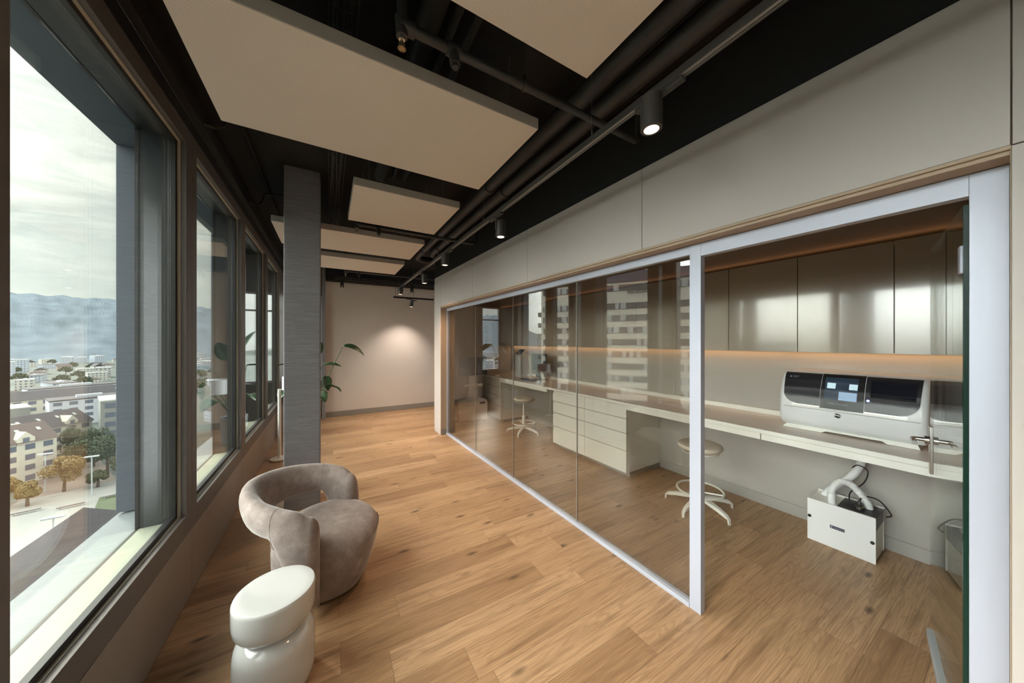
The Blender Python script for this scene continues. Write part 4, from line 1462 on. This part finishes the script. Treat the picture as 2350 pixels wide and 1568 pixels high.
stems = [((.02, 0, .41), (.30, -.05, .95), (.55, -.08, 1.515), (.84, -.10, -.08), .40, .092, .9, .4),
         ((.0, .02, .41), (.10, .0, .85), (.24, -.06, 1.18), (.9, -.2, .12), .30, .085, .5, .2),
         ((.03, -.02, .41), (.16, -.05, .70), (.31, -.12, .80), (.8, -.3, .25), .26, .09, 1.6, -.3),
         ((.0, 0, .41), (.15, -.05, .8), (.29, -.08, 1.0), (.15, -.5, -.9), .28, .07, .6, .0),
         ((-.02, .0, .41), (-.10, -.05, .85), (-.16, -.06, 1.22), (-.9, -.1, .05), .27, .06, .3, .1),
         ((-.02, .03, .41), (-.08, .0, 1.0), (-.10, -.02, 1.45), (-.35, .1, .9), .36, .09, .5, .5),
         ((.02, .03, .41), (.0, .05, .7), (-.06, .04, .88), (-.8, .3, .1), .30, .11, 1.2, .0),
         ((.01, -.03, .41), (.06, -.08, .6), (.16, -.18, .70), (.6, -.8, .05), .26, .10, 1.4, .3),
         ((-.03, -.01, .41), (-.12, -.12, .65), (-.2, -.2, .78), (-.5, -.7, .2), .26, .10, 1.4, .2),
         ((.0, .0, .41), (.02, .03, 1.0), (.08, .0, 1.30), (.3, .3, .9), .36, .10, .8, .8)]
for b0, b1, b2, dr_, ln, wd, dp, rl_ in stems:
    pt_ = bez([b0, b1, b2], 8)
    st_ = MB().tube(pt_, [.011 - .006 * i / len(pt_) for i in range(len(pt_))], 8).build('stem', M['stem'], pp)
    leaf(pp, b2, dr_, ln, wd, dp, rl_)

# ================================================================= OUTSIDE
GZ = -38.0
gr = thing('town_ground', 'ground of the town far below the windows', 'ground', (0, 0, GZ), kind='structure')
MB().prism([(-1500, -300), (300, -300), (300, 2200), (-1500, 2200)], -1, 0).build('ground', M['cityground'], gr, smooth=False)
MB().prism([(-62, 20), (-20, 20), (-20, 122), (-52, 134), (-66, 128)], .0, .06).build('paving', M['paving'], gr, smooth=False)
MB().prism([(-52, 134), (-66, 128), (-78, 150), (-96, 200), (-84, 206), (-66, 160)], .0, .05).build('street', M['street'], gr, smooth=False)
MB().prism([(-50, 121), (-44, 122), (-38, 104), (-44, 102)], .061, .12).build('lawn', M['lawn'], gr, smooth=False)
# wooded hills
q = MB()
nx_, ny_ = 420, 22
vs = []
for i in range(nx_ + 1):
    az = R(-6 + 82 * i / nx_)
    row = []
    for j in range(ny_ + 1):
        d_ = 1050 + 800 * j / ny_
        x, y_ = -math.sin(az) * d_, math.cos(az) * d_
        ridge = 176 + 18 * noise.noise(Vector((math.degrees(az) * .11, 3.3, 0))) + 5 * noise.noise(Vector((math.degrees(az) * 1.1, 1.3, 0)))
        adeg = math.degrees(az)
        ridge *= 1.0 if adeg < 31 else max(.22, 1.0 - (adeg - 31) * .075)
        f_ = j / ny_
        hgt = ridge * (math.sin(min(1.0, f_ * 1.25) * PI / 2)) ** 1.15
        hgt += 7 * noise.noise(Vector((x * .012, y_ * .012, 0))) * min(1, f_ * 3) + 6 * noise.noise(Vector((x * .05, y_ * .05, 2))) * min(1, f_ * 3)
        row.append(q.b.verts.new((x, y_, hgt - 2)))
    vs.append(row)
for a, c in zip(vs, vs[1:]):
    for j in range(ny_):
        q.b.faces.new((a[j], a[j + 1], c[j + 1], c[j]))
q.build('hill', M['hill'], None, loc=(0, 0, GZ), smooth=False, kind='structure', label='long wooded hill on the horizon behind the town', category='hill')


def building(x, y_, rz, w_, d_, h_, kind, wallm, roofm, label, cat='building', rh=4.0, bays=0, floors=0, group=None, skylights=0, dormers=0, wm='winpane'):
    t = thing('building', label, cat, (x, y_, GZ), R(rz), group=group)
    MB().box(-w_ / 2, w_ / 2, 0, d_, 0, h_).build('wall', M[wallm], t, smooth=False)
    if kind == 'gable':
        MB().prism([(-.5, h_), (d_ + .5, h_), (d_ / 2, h_ + rh)], -w_ / 2 - .3, w_ / 2 + .3, 'X').build('roof', M[roofm], t, smooth=False)
        for k in range(skylights):
            sx = -w_ / 2 + (k + .5) * w_ / skylights
            a = math.atan2(rh, d_ / 2 + .5)
            mt = Matrix.Translation((sx, d_ * .30 - .2, h_ + rh * .60 + .12)) @ Matrix.Rotation(a, 4, 'X')
            MB().box(-.35, .35, -.6, .6, 0, .08, mt).build('skylight', M['flatroof'], t, smooth=False)
        for k in range(dormers):
            sx = -w_ / 2 + (k + .5) * w_ / dormers
            q_ = MB()
            q_.prism([(sx - 1.5, h_ - .4), (sx + 1.5, h_ - .4), (sx + 1.5, h_ + 1.2), (sx, h_ + 3.0), (sx - 1.5, h_ + 1.2)], -.25, d_ * .35, 'Y')
            dm = q_.build('dormer', M[wallm], t, smooth=False)
            MB().box(sx - .55, sx + .55, -.32, -.26, h_ + .1, h_ + 1.4).build('dormer_window', M[wm], dm, smooth=False)
    elif kind == 'hip':
        r_ = min(w_, d_) * .42
        q_ = MB()
        lo = [q_.b.verts.new(p) for p in ((-w_ / 2 - .4, -.4, h_), (w_ / 2 + .4, -.4, h_), (w_ / 2 + .4, d_ + .4, h_), (-w_ / 2 - .4, d_ + .4, h_))]
        hi2 = [q_.b.verts.new(p) for p in ((-w_ / 2 + r_, d_ / 2, h_ + rh), (w_ / 2 - r_, d_ / 2, h_ + rh))]
        q_.b.faces.new(lo[::-1])
        q_.b.faces.new((lo[0], lo[1], hi2[1], hi2[0]))
        q_.b.faces.new((lo[2], lo[3], hi2[0], hi2[1]))
        q_.b.faces.new((lo[1], lo[2], hi2[1]))
        q_.b.faces.new((lo[3], lo[0], hi2[0]))
        q_.build('roof', M[roofm], t, smooth=False)
    else:
        q_ = MB()
        q_.box(-w_ / 2 - .2, w_ / 2 + .2, -.2, d_ + .2, h_, h_ + .5)
        q_.build('roof', M[roofm], t, smooth=False)
        MB().box(-w_ * .2, w_ * .1, d_ * .4, d_ * .6, h_ + .5, h_ + 1.6).build('roof_plant', M['pale'], t, smooth=False)
    if bays:
        fh = h_ / floors
        bwid = w_ / bays
        for i in range(bays):
            for j in range(floors):
                cx_ = -w_ / 2 + (i + .5) * bwid
                z0 = j * fh + fh * .28
                MB().box(cx_ - bwid * .27, cx_ + bwid * .27, -.06, .02, z0, z0 + fh * .52).build('window', M[wm], t, smooth=False)
    return t


# town houses lining the street (left) and office block (right), seen through the nearest window
building(-76, 139, 52, 22, 11, 11.5, 'gable', 'cream', 'roofbrown', 'cream gabled terrace with pale skylights along the street, nearest of its row', rh=4.6, bays=7, floors=4, skylights=6, dormers=2)
building(-78, 163, 64, 22, 11, 11.5, 'gable', 'cream', 'roof', 'cream house row with slate roof and skylights behind the dark trees', rh=4.4, bays=6, floors=4, skylights=5, dormers=2)
building(-104, 157, 50, 24, 14, 15, 'gable', 'pale', 'roofbrown', 'long white house with reddish roof behind the terrace', rh=3.4, bays=5, floors=3, skylights=4)
building(-57.0, 166, 24, 21, 16, 19, 'flat', 'greyblock', 'flatroof', 'grey office block with wide dark windows at the right of the near view', bays=5, floors=6)
building(-140, 224, 32, 50, 16, 9, 'flat', 'greyblock', 'flatroof', 'long low dark-walled hall beyond the terrace', bays=0, floors=0)
building(-126, 262, 35, 46, 14, 10, 'gable', 'cream', 'roof', 'cream apartment row with slate roof in the middle distance', rh=4, bays=11, floors=3)
building(-135, 312, 35, 40, 14, 11, 'flat', 'pale', 'roof', 'white apartment block with a dark flat roof in the middle distance', bays=12, floors=3)
building(-98, 235, 30, 26, 14, 12, 'flat', 'pale', 'roof', 'pale block with a dark flat roof behind the office block', bays=6, floors=4)
hb = building(-19.5, 52, 90, 36, 16, 11, 'hip', 'greyblock', 'roof', 'big building with a dark hipped roof right below the window', rh=7, bays=12, floors=3, wm='blindpale')
for k in range(4):
    sx = -12 + 7.5 * k
    dq = MB().box(sx - 2, sx + 2, 1.6, 4.2, 11.2, 13.4).box(sx - 2.3, sx + 2.3, 1.2, 4.6, 13.4, 13.65).build('dormer', M['flatroof'], hb, smooth=False)
    for j in (-1.2, 0, 1.2):
        MB().box(sx + j - .45, sx + j + .45, 1.54, 1.61, 11.9, 13.1).build('dormer_window', M['winpane'], dq, smooth=False)
# far town: repeated simple houses
kinds = [('flat', 'farwall_a', 'flatroof', 16, 10, 12), ('gable', 'farwall_a', 'roof', 15, 9, 8), ('flat', 'farwall_b', 'flatroof', 26, 12, 17), ('gable', 'farwall_c', 'roofbrown', 13, 9, 9), ('flat', 'farwall_b', 'roof', 34, 12, 9), ('hip', 'farwall_a', 'roofbrown', 12, 11, 8)]
protos = []
TAKEN = [(-126, 268, 28), (-132, 322, 28), (-98, 242, 17), (-140, 230, 28)]
for i, (k_, wl, rf, ww, dd_, hh) in enumerate(kinds):
    protos.append(building(0, 0, 0, ww, dd_, hh, k_, wl, rf, '', rh=3.6))
used = set()
cnt = 0
desc = ['pale flat-roofed block', 'cream slate-roofed house', 'long grey-white block', 'brown-roofed house', 'wide low dark-roofed hall', 'small hip-roofed house']
for d_ in (185, 215, 300, 342, 384, 426, 470, 516, 565, 620, 680, 745, 815, 890, 970):
    az = 10.0 + random.random() * 2
    while az < 30:
        rr_b = 14
        px_b, py_b = -math.sin(R(az)) * d_, math.cos(R(az)) * d_
        if (d_ > 335 or az < 17) and not 17 < az < 19.5 and all(math.hypot(px_b - a, py_b - b) > rr_b + c for a, b, c in TAKEN):
            TAKEN.append((px_b, py_b, rr_b))
            i = random.randrange(6)
            o = protos[i] if i not in used else copy_tree(protos[i])
            used.add(i)
            dj = d_
            o.location = (-math.sin(R(az)) * dj, math.cos(R(az)) * dj, GZ)
            o.rotation_euler = (0, 0, R(random.choice((20, 35, 50, 110, 125))))
            s_ = random.uniform(.75, 1.0)
            o.scale = (s_, s_, s_ * random.uniform(.7, 1.0))
            where = ('in the near town' if d_ < 290 else 'at the foot of the wooded hill' if d_ > 700 else 'in the far town' if d_ > 480 else 'in the middle distance') + (', seen through the nearest window' if az > 18 else ', seen through the second window')
            o['label'] = desc[i] + ' ' + where
            o['group'] = 'far town houses, ' + desc[i] + ' ' + where
            cnt += 1
        az += (27 + random.uniform(0, 16)) / d_ * 57.3
# patches of trees between the far houses
def crown(seed, rx, rz, m, name='foliage'):
    b = bmesh.new()
    bmesh.ops.create_icosphere(b, subdivisions=4, radius=1.0)
    for v in b.verts:
        n_ = noise.noise(v.co * 1.6 + Vector((seed, 0, 0))) * .38 + noise.noise(v.co * 5 + Vector((0, seed, 0))) * .22 + noise.noise(v.co * 12 + Vector((0, seed, 3))) * .12
        v.co *= (1 + n_)
        v.co.x *= rx
        v.co.y *= rx
        v.co.z *= rz
    mb = MB()
    mb.b.free()
    mb.b = b
    return mb


def foliage(seed, rx, rz, count, size):
    rnd = random.Random(seed)
    mb = MB()
    lumps = []
    for k in range(16):
        a, e_ = rnd.uniform(0, 2 * PI), rnd.uniform(-.7, 1.2)
        f_ = rnd.uniform(.45, .72)
        lumps.append((Vector((math.cos(a) * math.cos(e_) * rx, math.sin(a) * math.cos(e_) * rx, math.sin(e_) * rz)) * f_, rnd.uniform(.30, .48)))
    for k in range(count):
        c, r_ = lumps[k % len(lumps)]
        d = Vector((rnd.gauss(0, 1), rnd.gauss(0, 1), rnd.gauss(0, 1))).normalized()
        p = c + Vector((d.x * rx, d.y * rx, d.z * rz)) * r_ * rnd.uniform(.75, 1.05)
        n_ = (d + Vector((rnd.gauss(0, .5), rnd.gauss(0, .5), rnd.gauss(0, .5)))).normalized()
        t1 = n_.orthogonal().normalized()
        t1 = Matrix.Rotation(rnd.uniform(0, 6.28), 3, n_) @ t1
        t2 = n_.cross(t1)
        s_ = size * rnd.uniform(.6, 1.3)
        q = [mb.b.verts.new(p + t1 * s_ * a + t2 * s_ * b * .8) for a, b in ((-1, -.3), (0, -1), (1, -.2), (.3, 1), (-.6, .8))]
        mb.b.faces.new(q)
    return mb


def tree(x, y_, h_, rx, m, label, group=None, seed=0, count=6500, size=.17):
    t = thing('tree', label, 'tree', (x, y_, GZ), seed, group=group)
    o = foliage(seed, rx, h_ * .40, count, size).build('foliage', M[m], t, smooth=False)
    o.location = (0, 0, h_ * .62)
    MB().tube([(0, 0, 0), (.1, 0, h_ * .3), (0, .1, h_ * .6)], [.35, .25, .15], 8).build('trunk', M['trunk'], t)
    return t


tree(-60.0, 130.5, 9.5, 4.0, 'yellow', 'broad yellow autumn tree on the square, left of the lamp post', seed=1)
tree(-56.5, 140.5, 12.5, 5.0, 'green', 'tall green tree behind the lamp post on the square', seed=2)
tree(-50.5, 133.0, 9.0, 3.2, 'olive', 'olive tree at the right edge of the near view', seed=3)
tree(-67.5, 125.0, 8.0, 3.2, 'yellow', 'yellow-brown tree at the left edge of the near view', seed=4)
tree(-62.3, 123.5, 6.0, 1.9, 'yellow', 'small yellow tree beside the sitting people', seed=5)
tree(-54.0, 130.0, 4.5, 2.0, 'olive', 'low olive bush-like tree at the foot of the lamp post', seed=6)
tree(-64.0, 152.0, 13.0, 3.8, 'green', 'dark tree in front of the cream terrace', seed=7)
tree(-69.8, 156.0, 13.0, 3.2, 'green', 'dark tree between the terrace and the office block', seed=8)
tree(-63.5, 144.0, 11.0, 3.0, 'green', 'green tree before the office block', seed=9)
tp = tree(0, 0, 11, 6.5, 'green', '', seed=11, count=900, size=.7)
first = True
for k in range(150):
    d_ = random.uniform(280, 1000)
    az = random.choice((random.uniform(19.5, 29), random.uniform(10, 17)))
    if not all(math.hypot(-math.sin(R(az)) * d_ - a, math.cos(R(az)) * d_ - b) > 7 + c for a, b, c in TAKEN):
        continue
    TAKEN.append((-math.sin(R(az)) * d_, math.cos(R(az)) * d_, 11))
    o = tp if first else copy_tree(tp)
    first = False
    o.location = (-math.sin(R(az)) * d_, math.cos(R(az)) * d_, GZ)
    s_ = random.uniform(.6, 1.0)
    o.scale = (s_, s_, s_)
    o['label'] = '%s green tree among the %s roofs, at the %s of the %s window' % ('small' if s_ < .75 else 'larger', 'mid-distance' if d_ < 480 else 'far' if d_ < 700 else 'furthest', ('left' if az > 26 else 'middle' if az > 23 else 'right') if az > 18 else ('left' if az > 14.5 else 'middle' if az > 12.5 else 'right'), 'nearest' if az > 18 else 'second')
    o['group'] = 'distant trees between the town roofs'

for x, y_, lb in ((-64.0, 132.5, 'street lamp at the left, by the brown street'), (-52.3, 123.5, 'street lamp on the sunny square before the green tree'), (-39.7, 83.9, 'street lamp in front of the dark hipped roof')):
    t = thing('street_lamp', lb, 'street lamp', (x, y_, GZ))
    MB().tube([(0, 0, 0), (0, 0, 10)], .11, 8).build('pole', M['lamp_metal'], t)
    MB().box(-1.2, 1.2, -.3, .3, 10, 10.25).build('lamp_head', M['lamp_metal'], t, smooth=False)
for x, y_, lb in ((-60.0, 118.5, 'bench with people on the square, left one'), (-53.0, 117.5, 'bench on the square, middle one'), (-47.0, 120.0, 'bench on the square, right one')):
    t = thing('bench', lb, 'bench', (x, y_, GZ + .06), R(15))
    MB().box(-2, 2, -.3, .3, .40, .50).build('seat', M['roofbrown'], t, smooth=False)
    for sx in (-1.6, 1.6):
        MB().box(sx - .08, sx + .08, -.25, .25, 0, .40).build('leg', M['lamp_metal'], t, smooth=False)

# --- high-rise across the street, seen in the lab glass
TX, TY = Vector((17.9, 31.2)).normalized(), 0
tw = thing('tower', 'pale high-rise with window bands across the street, mirrored in the lab glass', 'tower', (-70.6 - TX.x * 6, 37.0 - TX.y * 6, GZ), math.atan2(TX.y, TX.x))
TW = 43.0
MB().box(0, TW, 0, 16, 0, 56.0).build('wall', M['tower'], tw, smooth=False)
z = 52.4
k = 0
while z > 3:
    wbnd = MB().box(1.2, TW - .6, -.12, .02, z, z + 1.55).build('window_band', M['towerglass'], tw, smooth=False)
    q = MB()
    x = 1.6
    while x < TW - 2:
        if random.random() < .42:
            q.box(x, x + random.choice((.9, 1.3)), -.16, -.121, z + .05, z + 1.5)
        x += 1.7
    q.build('blinds', M['blindpale'], wbnd, smooth=False)
    z -= 4.6 if k == 0 else 3.05
    k += 1
MB().box(-.3, TW + .3, -.3, 16.3, 54.6, 57.2).build('roof_cap', M['towercap'], tw, smooth=False)
for k in range(15):
    MB().box(TW + .0, TW + 1.4, 1, 5, 4 + 3.05 * k, 5.2 + 3.05 * k).build('balcony', M['greyblock'], tw, smooth=False)
text('sign', 'OERLIKON', 1.2, M['ink'], tw, Matrix.Translation((6 + 11.0, -.35, 38 + 14.0)) @ Matrix.Rotation(PI / 2, 4, 'X'), 'CENTER', .08)
